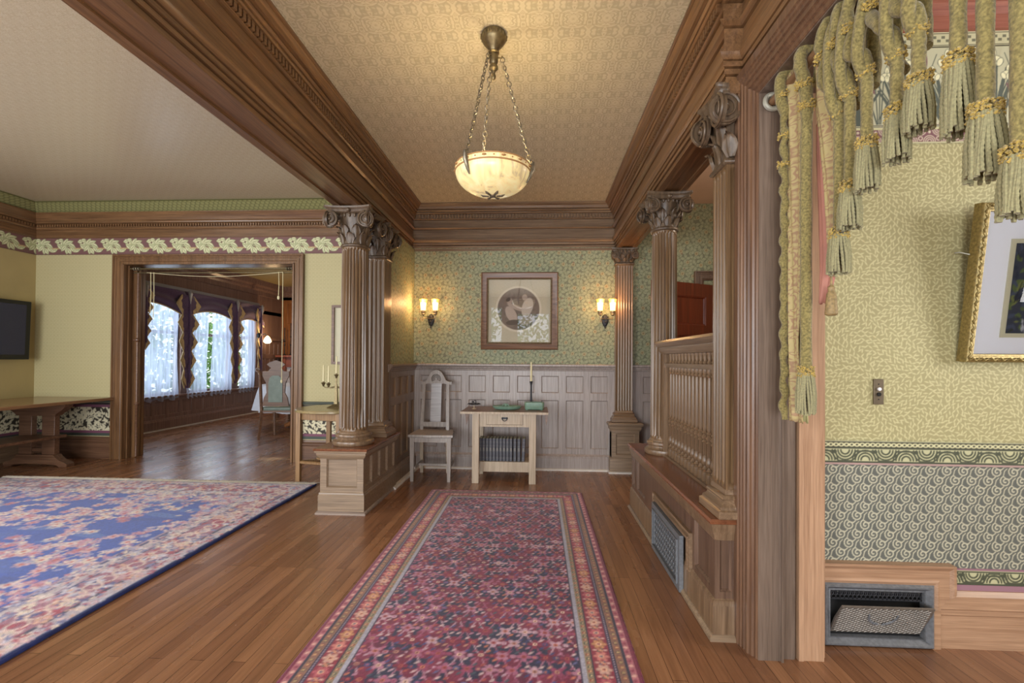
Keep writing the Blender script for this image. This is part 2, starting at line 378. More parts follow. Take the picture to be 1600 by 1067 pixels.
# ------------------------------------------------------------------ printed patterns (colour knots on a fine grid)
class Canvas:
    def __init__(s, w, h, res, bg):
        s.w, s.h, s.res = w, h, res; s.nx = max(2, int(round(w / res)) + 1); s.ny = max(2, int(round(h / res)) + 1)
        s.x = np.linspace(0, w, s.nx); s.y = np.linspace(0, h, s.ny)
        s.a = np.zeros((s.ny, s.nx, 3)); s.a[:] = lin(bg)[:3]
    def _put(s, ix0, ix1, iy0, iy1, cov, col):
        v = s.a[iy0:iy1, ix0:ix1]; c = np.array(lin(col)[:3]); v += (c - v) * cov[..., None]
    def _win(s, x0, x1, y0, y1):
        a = max(0, int(np.searchsorted(s.x, x0) - 1)); b = min(s.nx, int(np.searchsorted(s.x, x1) + 1))
        c = max(0, int(np.searchsorted(s.y, y0) - 1)); d = min(s.ny, int(np.searchsorted(s.y, y1) + 1))
        if a >= b or c >= d: return None
        return a, b, c, d, s.x[a:b][None, :], s.y[c:d][:, None]
    def ell(s, cx, cy, a, b, ang, col, leaf=False, al=1.0):
        r = max(a, b) + s.res; q = s._win(cx - r, cx + r, cy - r, cy + r)
        if not q: return
        X = q[4] - cx; Y = q[5] - cy; c, n = math.cos(ang), math.sin(ang)
        U = (X * c + Y * n) / a; V = (-X * n + Y * c) / b
        if leaf: d = (1 - np.abs(U) ** 1.6) - np.abs(V)
        else: d = 1 - np.sqrt(U * U + V * V)
        cov = np.clip(d * min(a, b) / s.res + 0.5, 0, 1) * (np.abs(U) <= 1.05) * al
        s._put(q[0], q[1], q[2], q[3], cov, col)
    def ring(s, cx, cy, r, w, col):
        q = s._win(cx - r - w, cx + r + w, cy - r - w, cy + r + w)
        if not q: return
        d = w / 2 - np.abs(np.hypot(q[4] - cx, q[5] - cy) - r)
        s._put(q[0], q[1], q[2], q[3], np.clip(d / s.res + .5, 0, 1), col)
    def rect(s, x0, x1, y0, y1, col, al=1.0):
        q = s._win(x0, x1, y0, y1)
        if not q: return
        cov = ((q[4] >= x0 - 1e-6) & (q[4] < x1) & (q[5] >= y0 - 1e-6) & (q[5] < y1)).astype(float) * al
        s._put(q[0], q[1], q[2], q[3], cov, col)
    def line(s, pts, w, col, w1=None):
        w1 = w if w1 is None else w1; n = len(pts) - 1
        for i in range(n):
            (x0, y0), (x1, y1) = pts[i], pts[i + 1]; wa = w + (w1 - w) * (i + .5) / n
            q = s._win(min(x0, x1) - wa, max(x0, x1) + wa, min(y0, y1) - wa, max(y0, y1) + wa)
            if not q: continue
            dx, dy = x1 - x0, y1 - y0; L = dx * dx + dy * dy + 1e-12
            t = np.clip(((q[4] - x0) * dx + (q[5] - y0) * dy) / L, 0, 1)
            d = wa / 2 - np.hypot(q[4] - x0 - t * dx, q[5] - y0 - t * dy)
            s._put(q[0], q[1], q[2], q[3], np.clip(d / s.res + .5, 0, 1), col)
    def speckle(s, amt, seed=1, kx=1, ky=1):
        g = np.random.RandomState(seed); n = g.rand(s.ny // ky + 1, s.nx // kx + 1)
        n = np.repeat(np.repeat(n, ky, 0), kx, 1)[:s.ny, :s.nx]; s.a *= (1 + (n[..., None] - .5) * 2 * amt)
    def mesh(s, name, O, U, V, mat, parent=None, kind=None, hmap=None, N=None):
        O, U, V = np.array(O, float), np.array(U, float), np.array(V, float)
        X, Y = np.meshgrid(s.x, s.y); co = O + X[..., None] * U + Y[..., None] * V
        if hmap is not None: co = co + hmap(X, Y)[..., None] * np.array(N, float)
        me = bpy.data.meshes.new(name); nv = s.nx * s.ny; nf = (s.nx - 1) * (s.ny - 1)
        me.vertices.add(nv); me.vertices.foreach_set('co', co.astype(np.float32).ravel())
        i = (np.arange(s.ny - 1)[:, None] * s.nx + np.arange(s.nx - 1)[None, :]).ravel()
        q = np.stack([i, i + 1, i + 1 + s.nx, i + s.nx], 1).astype(np.int32)
        me.loops.add(nf * 4); me.loops.foreach_set('vertex_index', q.ravel())
        me.polygons.add(nf); me.polygons.foreach_set('loop_start', np.arange(0, nf * 4, 4, dtype=np.int32))
        me.polygons.foreach_set('loop_total', np.full(nf, 4, dtype=np.int32)); 
        me.update(calc_edges=True)
        at = me.color_attributes.new('pattern', 'FLOAT_COLOR', 'POINT')
        c = np.ones((nv, 4), np.float32); c[:, :3] = np.clip(s.a.reshape(-1, 3), 0, 1); at.data.foreach_set('color', c.ravel())
        me.materials.append(M[mat]); me.polygons.foreach_set('use_smooth', np.ones(nf, dtype=bool)); me.validate()
        o = bpy.data.objects.new(name, me); C.objects.link(o)
        if parent:
            o.parent = parent
            if parent.name in WORLD: o.matrix_parent_inverse = WORLD[parent.name]
        if kind: o['kind'] = kind
        return o

# ================================================================== room shell
def quad(name, pts, mat, kind='structure'):
    mb = MB(); mb.face(pts); return obj(name, mb, mat, None, 0, kind)
def slab(name, x0, x1, y0, y1, z0, z1, mat):
    mb = MB(); mb.box(x0, x1, y0, y1, z0, z1); return obj(name, mb, mat, None, 0, 'structure')
HC = 2.95      # hall ceiling
LC = 3.03      # living ceiling
slab('floor', -6.6, 4.6, -2.6, 11.6, -0.1, 0, 'floor')
slab('ceiling', -1.46, 0.98, -2.5, 5.4, HC, HC + .1, 'damceil')
slab('ceiling.001', -6.2, -1.5, -2.5, 5.5, LC, LC + .1, 'livceil')
slab('ceiling.002', 0.98, 4.0, 2.16, 5.4, HC, HC + .1, 'pinkceil')
slab('ceiling.003', 0.98, 4.5, -2.5, 2.16, 2.92, 3.02, 'offwhite')
slab('ceiling.004', -6.5, -1.0, 5.6, 11.5, 2.95, 3.05, 'wallplain')

# front of the house behind the camera: walls with window openings
def front_wall():
    mb = MB(); y0, y1 = -2.62, -2.5
    def holes(x0, x1, hx0, hx1, hz0, hz1):
        mb.box(x0, hx0, y0, y1, 0, 3.05); mb.box(hx1, x1, y0, y1, 0, 3.05)
        mb.box(hx0, hx1, y0, y1, 0, hz0); mb.box(hx0, hx1, y0, y1, hz1, 3.05)
    holes(-6.3, -2.0, -5.6, -2.4, .6, 2.45)
    holes(-2.0, -.9, -1.3, -1.0, 1.71, 2.66); holes(-.9, 1.1, -.56, .30, 1.71, 2.49)
    mb.box(1.1, 4.5, y0, y1, 0, 3.05)
    return obj('wall_front', mb, 'wallplain', None, 0, 'structure')
front_wall()
def win(name, x0, x1, z0, z1, y, n):
    mb = MB(); f = .05
    mb.box(x0 - .08, x0, y - .05, y + .05, z0 - .08, z1 + .08); mb.box(x1, x1 + .08, y - .05, y + .05, z0 - .08, z1 + .08)
    mb.box(x0, x1, y - .05, y + .05, z0 - .08, z0); mb.box(x0, x1, y - .05, y + .05, z1, z1 + .08)
    for k in range(1, n):
        xx = x0 + (x1 - x0) * k / n; mb.box(xx - f / 2, xx + f / 2, y - .03, y + .03, z0, z1)
    o = obj(name, mb, 'oak_x', None, 0, 'structure')
    g = MB(); g.face([(x0, y - .01, z0), (x1, y - .01, z0), (x1, y - .01, z1), (x0, y - .01, z1)]); obj('pane', g, 'glass', o, 0)
    return o
win('window_1', -.56, .30, 1.71, 2.49, -2.56, 1); win('window_6', -1.3, -1.0, 1.71, 2.66, -2.56, 1)
win('window_2', -5.6, -2.4, .6, 2.45, -2.56, 3)
slab('wall_left', -6.22, -6.1, -2.5, 5.5, 0, 3.1, 'wallplain')
slab('wall_right', 4.45, 4.6, -2.6, 5.4, 0, 3.1, 'wallplain')

# ---- hall back wall (plane y = 5.30) with leaf-and-flower paper
slab('wall_back', -1.46, 4.0, 5.31, 5.43, 0, HC, 'offwhite')
def green_canvas(w_, h_, res, seed):
    c = Canvas(w_, h_, res, (118, 120, 97)); g = random.Random(seed)
    step = .074
    for j in range(int(h_ / step) + 2):
        for i in range(int(w_ / step) + 2):
            x = (i + (.5 if j % 2 else 0)) * step + g.uniform(-.01, .01); y = j * step + g.uniform(-.01, .01)
            a = math.sin(x * 7 + y * 3) * 1.4 + math.cos(y * 9 - x * 2) * 1.2 + g.uniform(-.3, .3)
            pts = [(x + t * .05 * math.cos(a + t * .8), y + t * .05 * math.sin(a + t * .8)) for t in (-1.2, -.6, 0, .6, 1.2)]
            c.line(pts, .006, (150, 158, 116), .004)
            for sgn, L, off in ((1, .037, .9), (-1, .037, -.9), (1, .032, 2.3), (-1, .032, -2.3)):
                b = a + off; px, py = x + .030 * math.cos(b), y + .030 * math.sin(b)
                c.ell(px, py, L, .0185, b + .25 * sgn, (98, 104, 76), True)
                c.ell(px, py, L - .004, .0150, b + .25 * sgn, (158, 161, 130), True)
                c.line([(px - .8 * L * math.cos(b + .25 * sgn), py - .8 * L * math.sin(b + .25 * sgn)), (px + .8 * L * math.cos(b + .25 * sgn), py + .8 * L * math.sin(b + .25 * sgn))], .003, (118, 126, 94))
    k = 0; st = .125
    for j in range(int(h_ / st) + 2):
        for i in range(int(w_ / st) + 2):
            x = i * st + (.06 if j % 2 else 0) + g.uniform(-.025, .025); y = j * st + g.uniform(-.025, .025)
            c.ell(x, y, .023, .022, 0, (100, 98, 72)); c.ell(x, y, .0190, .0185, 0, (198, 186, 142)); c.ell(x, y, .0125, .0125, 0, (96, 86, 60)); c.ell(x, y, .006, .006, 0, (176, 150, 110))
    for _ in range(int(w_ * h_ * 14)):
        x, y = g.uniform(0, w_), g.uniform(0, h_); c.ell(x, y, .008, .008, 0, (140, 104, 84))
    return c
green_canvas(4.1, 1.80, .006, 3).mesh('wall_back.001', (-1.41, 5.302, 1.16), (1, 0, 0), (0, 0, 1), 'pat', None, 'structure')
# stub wall on the left of the hall (plane x = -1.40)
slab('wall_left.001', -1.60, -1.41, 4.47, 5.42, 0, 2.47, 'offwhite')
green_canvas(0.98, 1.30, .006, 9).mesh('wall_left.002', (-1.402, 4.34, 1.16), (0, 1, 0), (0, 0, 1), 'pat', None, 'structure')

# ---- living room back wall (plane y = 5.43) with opening x -4.97..-2.84
def living_back():
    mb = MB(); y0, y1 = 5.43, 5.62
    mb.box(-6.2, -4.97, y0, y1, 0, 3.1); mb.box(-2.84, -1.4, y0, y1, 0, 3.1); mb.box(-4.97, -2.84, y0, y1, 2.36, 3.1)
    return obj('wall_back.002', mb, 'livpaper', None, 0, 'structure')
living_back()
def leaf_border(L, seed=1):
    c = Canvas(L, .20, .005, (116, 82, 80))
    for i in range(int(L / .29) + 2):
        x = i * .29 + .02
        c.line([(x - .1, .075), (x + .3, .075)], .012, (186, 152, 110))
        for k, (dx, dy, a, l) in enumerate(((.0, .10, 2.3, .055), (.03, .13, 1.6, .05), (.07, .15, 1.0, .055), (.11, .145, .3, .06), (.15, .11, -.5, .055), (.16, .07, -.9, .05),
                                            (.05, .08, -2.3, .05), (.09, .05, -1.6, .045), (.12, .045, -1.0, .045), (.22, .055, .45, .05), (-.03, .16, .2, .035), (.01, .175, 0, .03))):
            c.ell(x + dx, .0 + dy, l + .006, .027, a, (120, 126, 84), True)
            c.ell(x + dx, .0 + dy, l, .023, a, (208, 206, 166), True)
            c.line([(x + dx - .6 * l * math.cos(a), dy - .6 * l * math.sin(a)), (x + dx + .8 * l * math.cos(a), dy + .8 * l * math.sin(a))], .006, (130, 142, 96))
        c.line([(x - .02, .11), (x + .06, .12), (x + .14, .09), (x + .24, .05)], .012, (168, 172, 128))
    c.rect(0, L, 0, .008, (96, 66, 60)); c.rect(0, L, .192, .2, (120, 84, 70))
    return c
leaf_border(4.62).mesh('trim_1', (-6.1, 5.424, 2.45), (1, 0, 0), (0, 0, 1), 'pat', None, 'structure')
leaf_border(3.6).mesh('trim_2', (-6.094, 1.83, 2.45), (0, 1, 0), (0, 0, 1), 'pat', None, 'structure')
def floral_dado(L, seed):
    c = Canvas(L, .40, .006, (58, 52, 44)); g = random.Random(seed)
    for _ in range(int(L * 420)):
        x, y, a = g.uniform(0, L), g.uniform(.02, .38), g.uniform(0, PI)
        c.ell(x, y, g.uniform(.018, .034), g.uniform(.008, .015), a, (218, 210, 178), True)
    for _ in range(int(L * 24)):
        x, y = g.uniform(0, L), g.uniform(.05, .35); c.ring(x, y, .028, .008, (226, 218, 186)); c.ell(x, y, .012, .012, 0, (222, 212, 176))
    c.rect(0, L, .0, .035, (74, 82, 74)); c.rect(0, L, .035, .065, (124, 76, 96)); c.rect(0, L, .345, .375, (124, 80, 98)); c.rect(0, L, .375, .4, (60, 54, 50))
    return c
floral_dado(1.02, 2).mesh('trim_3', (-6.1, 5.424, .29 - .02), (1, 0, 0), (0, 0, 1), 'pat', None, 'structure')
floral_dado(1.35, 4).mesh('trim_4', (-2.745, 5.424, .27), (1, 0, 0), (0, 0, 1), 'pat', None, 'structure')
floral_dado(3.6, 5).mesh('trim_5', (-6.094, 1.83, .27), (0, 1, 0), (0, 0, 1), 'pat', None, 'structure')
mb = MB()
for a, b in (((-6.1, 5.43), (-5.09, 5.43)), ((-2.75, 5.43), (-1.55, 5.43))):
    mb.sweep([(0, .672), (.012, .675), (.016, .69), (.010, .705), (0, .71)], a, b, (0, -1))
mb.sweep([(0, .672), (.012, .675), (.016, .69), (.010, .705), (0, .71)], (-6.1, -2.4), (-6.1, 5.43), (1, 0))
struct('trim_6', mb, plain('dark_green_rail', (74, 80, 72), .5))
BASEP = [(0, 0), (.018, 0), (.018, .19), (.024, .2), (.024, .22), (.012, .235), (.006, .26), (0, .26)]
mb = MB(); mb.sweep(BASEP, (-6.1, 5.43), (-5.09, 5.43), (0, -1)); mb.sweep(BASEP, (-2.75, 5.43), (-1.5, 5.43), (0, -1)); struct('baseboard_back', mb, 'walnut')
mb = MB(); mb.sweep(BASEP, (-6.1, -2.4), (-6.1, 5.43), (1, 0)); struct('baseboard_left', mb, 'oak_y')

# living cornice with dentils, sloping stencilled cove above
CORN = [(0, 2.65), (.014, 2.652), (.020, 2.665), (.014, 2.668), (.014, 2.745), (.03, 2.748), (.038, 2.760), (.038, 2.770), (.030, 2.773), (.030, 2.81), (.055, 2.82), (.06, 2.835), (.075, 2.845), (.085, 2.865), (.11, 2.91), (.118, 2.92), (.118, 2.932), (0, 2.932)]
def dentils(mb, p0, p1, nrm, off, z0, z1, pitch=.032, w_=.018, d=.014):
    p0, p1, nn = Vector((*p0, 0)), Vector((*p1, 0)), Vector((*nrm, 0)); L = (p1 - p0).length; t = (p1 - p0) / L
    for k in range(int(L / pitch)):
        c = p0 + t * ((k + .5) * pitch) + nn * off
        a, b = c - t * (w_ / 2), c + t * (w_ / 2) + nn * d
        mb.box(a.x, b.x, a.y, b.y, z0, z1)
mb = MB(); mb.sweep(CORN, (-6.1, 5.43), (-1.5, 5.43), (0, -1), 1, 0); dentils(mb, (-6.05, 5.43), (-1.6, 5.43), (0, -1), .036, 2.778, 2.806)
struct('trim_7', mb, 'beam_x')
mb = MB(); mb.sweep(CORN, (-6.1, -2.5), (-6.1, 5.43), (1, 0), 0, 1); dentils(mb, (-6.1, 1.5), (-6.1, 5.4), (1, 0), .036, 2.778, 2.806)
struct('trim_8', mb, 'beam_y')
def cove_canvas(L):
    c = Canvas(L, .17, .007, (138, 136, 90)); 
    for i in range(int(L / .055) + 1):
        for j in range(4):
            x = i * .055 + (j % 2) * .027; y = .03 + j * .036
            c.line([(x - .03, y - .018), (x, y + .012), (x + .03, y - .018)], .006, (92, 92, 58)); c.ell(x, y, .007, .007, 0, (116, 112, 66))
    c.rect(0, L, 0, .014, (96, 92, 52)); c.rect(0, L, .155, .17, (80, 78, 42)); return c
ca = math.atan2(.10, .14); cv = (0, -math.cos(ca), math.sin(ca))
cove_canvas(4.6).mesh('trim_9', (-6.1, 5.43 - .09, 2.93), (1, 0, 0), (0, -.82, .575), 'pat', None, 'structure')
cove_canvas(4.2).mesh('trim_10', (-6.1 + .09, 1.23, 2.93), (0, 1, 0), (.82, 0, .575), 'pat', None, 'structure')

# doorway casing to the dining room
CW = .115
def casing_prof(w_, d=.035):  # across the width: (u, proud)
    return [(0, 0), (0, d + .012), (.016, d + .012), (.022, d), (.034, d), (.038, d - .006), (.05, d - .006), (.054, d), (.078, d), (.084, d - .008), (w_ - .012, d - .008), (w_, d - .018), (w_, 0)]
def casing(mb, x0, x1, ztop, y, w_=CW, sgn=-1, z0=0):
    """mitred three-sided casing around opening x0..x1 on plane y"""
    P_ = casing_prof(w_)
    xo0, xo1, zt = x0 - w_, x1 + w_, ztop + w_
    rows = [[(xo0 + u, y + sgn * d, z0) for u, d in P_], [(xo0 + u, y + sgn * d, zt - u) for u, d in P_],
            [(xo1 - u, y + sgn * d, zt - u) for u, d in P_], [(xo1 - u, y + sgn * d, z0) for u, d in P_]]
    mb.grid(rows)
mb = MB(); casing(mb, -4.97, -2.86, 2.325, 5.43); 
mb.box(-4.97, -4.95, 5.40, 5.66, 0, 2.33); mb.box(-4.95, -4.935, 5.46, 5.49, 0, 2.32); mb.box(-4.95, -4.90, 5.53, 5.66, 0, 2.32); mb.box(-4.90, -4.875, 5.56, 5.58, 0, 2.3); mb.box(-4.90, -4.885, 5.60, 5.64, 0, 2.3)
mb.box(-2.88, -2.86, 5.40, 5.66, 0, 2.33); mb.box(-4.97, -2.86, 5.40, 5.66, 2.325, 2.345)
struct('trim_11', mb, 'beam_z')

# ---- hall entablature: beams left and right and cornice on the back wall
ENT = [(0, 2.44), (0, 2.468), (-.008, 2.469), (-.008, 2.474), (.010, 2.475), (.010, 2.498), (-.002, 2.499), (-.002, 2.504), (.018, 2.505), (.018, 2.527), (.006, 2.528), (.006, 2.533), (.022, 2.534), (.032, 2.545), (.038, 2.558), (.038, 2.570),
       (.004, 2.572), (.004, 2.578), (.012, 2.579), (.012, 2.674), (.002, 2.675), (.002, 2.680), (.022, 2.681), (.034, 2.688), (.040, 2.692), (.040, 2.700), (.006, 2.702), (.006, 2.708), (.018, 2.709), (.018, 2.780), (.008, 2.781), (.008, 2.786), (.028, 2.787), (.038, 2.793), (.038, 2.799),
       (.030, 2.800), (.030, 2.846), (.056, 2.847), (.062, 2.855), (.062, 2.862), (.050, 2.863), (.050, 2.867), (.068, 2.868), (.078, 2.878), (.078, 2.883), (.066, 2.884), (.066, 2.888), (.094, 2.890), (.094, 2.897), (.102, 2.915), (.116, 2.930), (.116, 2.933), (.124, 2.934), (.130, 2.938), (.130, HC), (-.05, HC), (-.05, 2.44), (0, 2.44)]
mb = MB()   # left beam box + hall face
mb.box(-1.60, -1.445, -2.5, 5.3, 2.45, LC); mb.box(-1.645, -1.59, -2.5, 5.43, 2.445, LC); mb.box(-1.60, -1.583, -2.5, 5.3, 2.438, 2.46)
mb.sweep(ENT, (-1.43, -2.5), (-1.43, 5.3), (1, 0), 0, 1)
dentils(mb, (-1.43, 1.2), (-1.43, 5.25), (1, 0), .030, 2.802, 2.842, .034, .019, .020)
struct('trim_12', mb, 'beam_y')
mb = MB(); mb.sweep(ENT, (-1.43, 5.30), (0.855, 5.30), (0, -1), 1, 1)
dentils(mb, (-1.35, 5.30), (.80, 5.30), (0, -1), .030, 2.802, 2.842, .034, .019, .020)
struct('trim_13', mb, 'oak_x')
mb = MB(); mb.box(.87, 1.034, 2.14, 5.3, 2.452, HC); mb.sweep(ENT, (.853, 5.3), (.853, 2.13), (-1, 0), 1, 0)
mb.box(1.02, 1.06, 2.14, 5.3, 2.44, 2.60)
dentils(mb, (.853, 5.2), (.853, 2.14), (-1, 0), .030, 2.802, 2.842, .034, .019, .020)
# the entablature steps forward over the near pilaster
mb.box(.83, .9, 2.10, 2.34, 2.385, 2.44)
mb.sweep([(o + (.012 if o > -.01 else 0), z) for o, z in ENT[:-3]] + [(-.05, HC), (-.05, 2.44), (0, 2.44)], (.83, 2.13), (.90, 2.13), (0, -1), -1, 0)
dentils(mb, (.80, 2.13), (.90, 2.13), (0, -1), .046, 2.802, 2.842, .034, .019, .014)
struct('trim_14', mb, 'beam_y')

# ---- wainscot helper
def panels(mb, O, U, N, ulen, z0, z1, holes, dep=.014, bev=.010):
    """face rectangle with recessed bevelled holes (u0,u1,z0,z1); O origin (x,y), U along, N outward"""
    us = sorted({0, ulen} | {h[0] for h in holes} | {h[1] for h in holes}); zs = sorted({z0, z1} | {h[2] for h in holes} | {h[3] for h in holes})
    P3 = lambda u, z, d: (O[0] + U[0] * u + N[0] * d, O[1] + U[1] * u + N[1] * d, z)
    for a, b in zip(us, us[1:]):
        for c, d in zip(zs, zs[1:]):
            m = ((a + b) / 2, (c + d) / 2)
            if any(h[0] < m[0] < h[1] and h[2] < m[1] < h[3] for h in holes): continue
            mb.face([P3(a, c, 0), P3(b, c, 0), P3(b, d, 0), P3(a, d, 0)])
    for a, b, c, d in holes:
        loops = []
        for e, dp in ((0, 0), (.002, -.004), (bev * .5, -.006), (bev, -dep)):
            loops.append([P3(a + e, c + e, dp), P3(b - e, c + e, dp), P3(b - e, d - e, dp), P3(a + e, d - e, dp)])
        i = mb.grid(loops, cu=True); k = i + 12; mb.cap([k, k + 1, k + 2, k + 3])
RAIL = [(0, 1.095), (.010, 1.10), (.012, 1.112), (.022, 1.12), (.026, 1.135), (.04, 1.142), (.044, 1.15), (.044, 1.163), (.038, 1.17), (0, 1.17)]
SK = [(0, .02), (.03, .02), (.03, .135), (.026, .14), (.026, .152), (.016, .165), (.006, .175), (0, .175)]
TOE = [(0, 0), (.05, 0), (.05, .008), (.042, .018), (.03, .022), (0, .022)]
hb = []
for k in range(8):
    u = -1.315 + .272 * k + 1.40
    hb += [(u, u + .192, .235, .77), (u, u + .192, .85, 1.04)]
for k in range(3):
    u = 1.16 + .272 * k + 1.40
    hb += [(u, u + .192, .235, .77), (u, u + .192, .85, 1.04)]
mb = MB(); panels(mb, (-1.40, 5.285), (1, 0), (0, -1), 3.4, 0, 1.12, hb); mb.sweep(RAIL, (-1.40, 5.285), (2.0, 5.285), (0, -1)); mb.sweep(SK, (-1.40, 5.285), (2.0, 5.285), (0, -1))
struct('trim_15', mb, 'panel')
mb = MB(); mb.sweep(TOE, (-1.40, 5.28), (2.0, 5.28), (0, -1)); mb.sweep(TOE, (-1.36, 4.36), (-1.36, 5.25), (1, 0)); mb.sweep([(0, 0), (.012, 0), (.012, .012), (0, .016)], (-1.33, 4.42), (-1.33, 4.75), (1, 0))
struct('trim_16', mb, 'toe')
hl = []
for k in range(4):
    u = .05 + .225 * k; hl += [(u, u + .165, .235, .77), (u, u + .165, .85, 1.04)]
mb = MB(); panels(mb, (-1.385, 4.36), (0, 1), (1, 0), .93, 0, 1.12, hl); mb.sweep(RAIL, (-1.385, 4.33), (-1.385, 5.29), (1, 0)); mb.sweep(SK, (-1.385, 4.36), (-1.385, 5.29), (1, 0))
struct('trim_17', mb, 'oak_z')

# ---- cased opening on the right (wall plane x .87 .. 1.17), far jamb near y = 2
def right_opening():
    mb = MB()
    # moulded casing, receding in steps toward the opening: (x, y) plan profile
    pl = [(1.0, 2.16), (.866, 2.14), (.866, 2.105), (.872, 2.10), (.872, 2.088), (.878, 2.083), (.878, 2.070), (.885, 2.066), (.885, 2.056), (.880, 2.052), (.880, 2.040), (.888, 2.036), (.892, 2.025), (.900, 2.020), (.900, 2.006), (.905, 2.0), (1.0, 2.0)]
    # vertical leg
    mb.prism(pl, 'z', 0, 2.33)
    # head: the same profile turned (distance from opening -> height)
    hp = [(x, 2.33 + (y - 2.0)) for x, y in pl]
    mb.prism(hp, 'y', -1.2, 2.0)
    # mitre block at the corner
    for (xa, ya), (xb, yb) in zip(pl, pl[1:]):
        mb.face([(xa, ya, 2.33), (xb, yb, 2.33), (xb, yb, 2.33 + yb - 2), (xa, ya, 2.33 + ya - 2)])
        mb.face([(xa, 2.0, 2.33 + ya - 2), (xb, 2.0, 2.33 + yb - 2), (xb, yb, 2.33 + yb - 2), (xa, ya, 2.33 + ya - 2)])
    return struct('trim_18', mb, 'case_z')
right_opening()
mb = MB()
mb.box(.907, .995, 1.996, 2.14, 0, 2.326); mb.box(.995, 1.003, 1.985, 2.14, 0, 2.33); mb.box(1.008, 1.06, 2.01, 2.14, 0, 2.33); mb.box(1.003, 1.008, 2.03, 2.14, 0, 2.33)
mb.box(.907, 1.172, -1.2, 2.02, 2.325, 2.36)
struct('trim_19', mb, 'jamb_z')
mb = MB(); mb.box(1.058, 1.07, 2.06, 2.14, 0, 2.33); struct('trim_20', mb, 'black')  # black strip colouring in the shade of the narrow jamb slot
mb = MB(); mb.box(1.07, 1.09, 2.0, 2.14, 0, 2.33); mb.box(1.09, 1.172, 2.004, 2.14, 0, 2.33); mb.box(1.172, 1.19, 2.03, 2.14, 0, 2.33)
struct('trim_21', mb, 'fir_z')
# wall over the opening + entablature on the hall side + near end of the wall
mb = MB(); mb.box(.915, 1.17, -2.5, 2.15, 2.36, HC); mb.box(.915, 1.17, -2.5, -1.2, 0, 2.4)
struct('wall_right.001', mb, 'beam_y')
mb = MB(); mb.sweep([(o, z) for o, z in ENT], (.90, 2.14), (.90, -2.5), (-1, 0)); dentils(mb, (.90, 2.13), (.90, .6), (-1, 0), .030, 2.802, 2.842, .034, .019, .020)
struct('trim_22', mb, 'beam_y')

# ---- right-hand room: papered wall (plane y = 2.12 .. 2.16)
slab('wall_back.003', 1.17, 4.5, 2.15, 2.27, 0, 3.0, 'offwhite')
def willow(w_, h_, res, seed):
    c = Canvas(w_, h_, res, (160, 152, 110)); g = random.Random(seed); st = .0165
    for j in range(int(h_ / st) + 1):
        for i in range(int(w_ / st) + 1):
            x = i * st + g.uniform(-.005, .005); y = j * st + g.uniform(-.005, .005)
            a = math.sin(x * 16 + 1.7 * math.sin(y * 13)) * 1.5 + math.cos(y * 19 + x * 5) * 1.1 + PI / 2 + (1 if (i + j) % 2 else -1) * .5
            c.ell(x, y, .0118, .0031, a, (196, 189, 144), True)
    return c
willow(1.30, 1.34, .0027, 6).mesh('wall_back.004', (1.17, 2.148, .84), (1, 0, 0), (0, 0, 1), 'pat', None, 'structure')
slab('wall_back.005', 2.47, 4.5, 2.14, 2.15, 0, 2.92, 'livpaper')
def dado_scroll():
    L, h_ = 1.30, .57; c = Canvas(L, h_, .003, (96, 98, 92)); fg = (190, 186, 162); px = .068; py = .040
    for j in range(int(h_ / py) + 1):
        for i in range(-1, int(L / px) + 1):
            x = i * px + (px / 2 if j % 2 else 0) + .02; y = j * py + .012
            pts = []
            for t in range(22):
                q = t / 21; r = .0035 + .0200 * q; a = 5.2 - q * 9.5; pts.append((x + r * math.cos(a), y + r * math.sin(a)))
            c.line(pts, .0042, fg)
            e = pts[-1]; c.line([e, (e[0] + .012, e[1] - .010), (e[0] + .026, e[1] - .013), (e[0] + .036, e[1] - .004)], .004, fg)
            c.line([(x + .026, y - .014), (x + .030, y + .004), (x + .040, y + .014)], .0035, fg)
    return c
dado_scroll().mesh('wall_back.006', (1.17, 2.146, .22), (1, 0, 0), (0, 0, 1), 'pat', None, 'structure')
def wave_border(h_, chain=True):
    L = 1.30; c = Canvas(L, h_, .0028, (184, 182, 144)); dk = (74, 78, 62)
    top = h_ - .034 if chain else h_ - .008
    for i in range(int(L / .085) + 2):
        x = i * .085; s_ = 1 if i % 2 else -1; y0 = .012 if s_ > 0 else top - .006
        for r in (.018, .030, .042, .054):
            pts = [(x + r * math.cos(a), y0 + s_ * r * math.sin(a)) for a in [PI * q / 12 for q in range(13)]]
            pts = [p for p in pts if .008 < p[1] < top - .004]
            if len(pts) > 1: c.line(pts, .0065, dk)
        c.ell(x + .042, (.018 + top) / 2 + s_ * .008, .0085, .0085, 0, dk)
    c.rect(0, L, 0, .006, dk); c.rect(0, L, top - .002, top + .004, dk)
    if chain:
        c.rect(0, L, top + .004, h_, (66, 66, 54))
        for i in range(int(L / .022) + 1):
            x = i * .022; c.ell(x, top + .017, .0125, .0085, 0, (204, 200, 158)); c.ell(x, top + .017, .0055, .004, 0, (66, 66, 54))
        c.rect(0, L, h_ - .003, h_, (150, 148, 120))
    return c
wave_border(.095).mesh('trim_23', (1.17, 2.142, .782), (1, 0, 0), (0, 0, 1), 'pat', None, 'structure')
wave_border(.062, False).mesh('trim_24', (1.70, 2.142, .268), (1, 0, 0), (0, 0, 1), 'pat', None, 'structure')
mb = MB(); mb.box(1.70, 3.0, 2.139, 2.15, .245, .268); mb.mi = 1; mb.box(1.17, 3.0, 2.139, 2.15, .774, .782); mb.mi = 0; mb.box(1.70, 3.0, 2.139, 2.15, .330, .337)
struct('trim_25', mb, [plain('mauve_paper_band', (150, 112, 124), .6), plain('rose_line', (168, 140, 134), .6)])
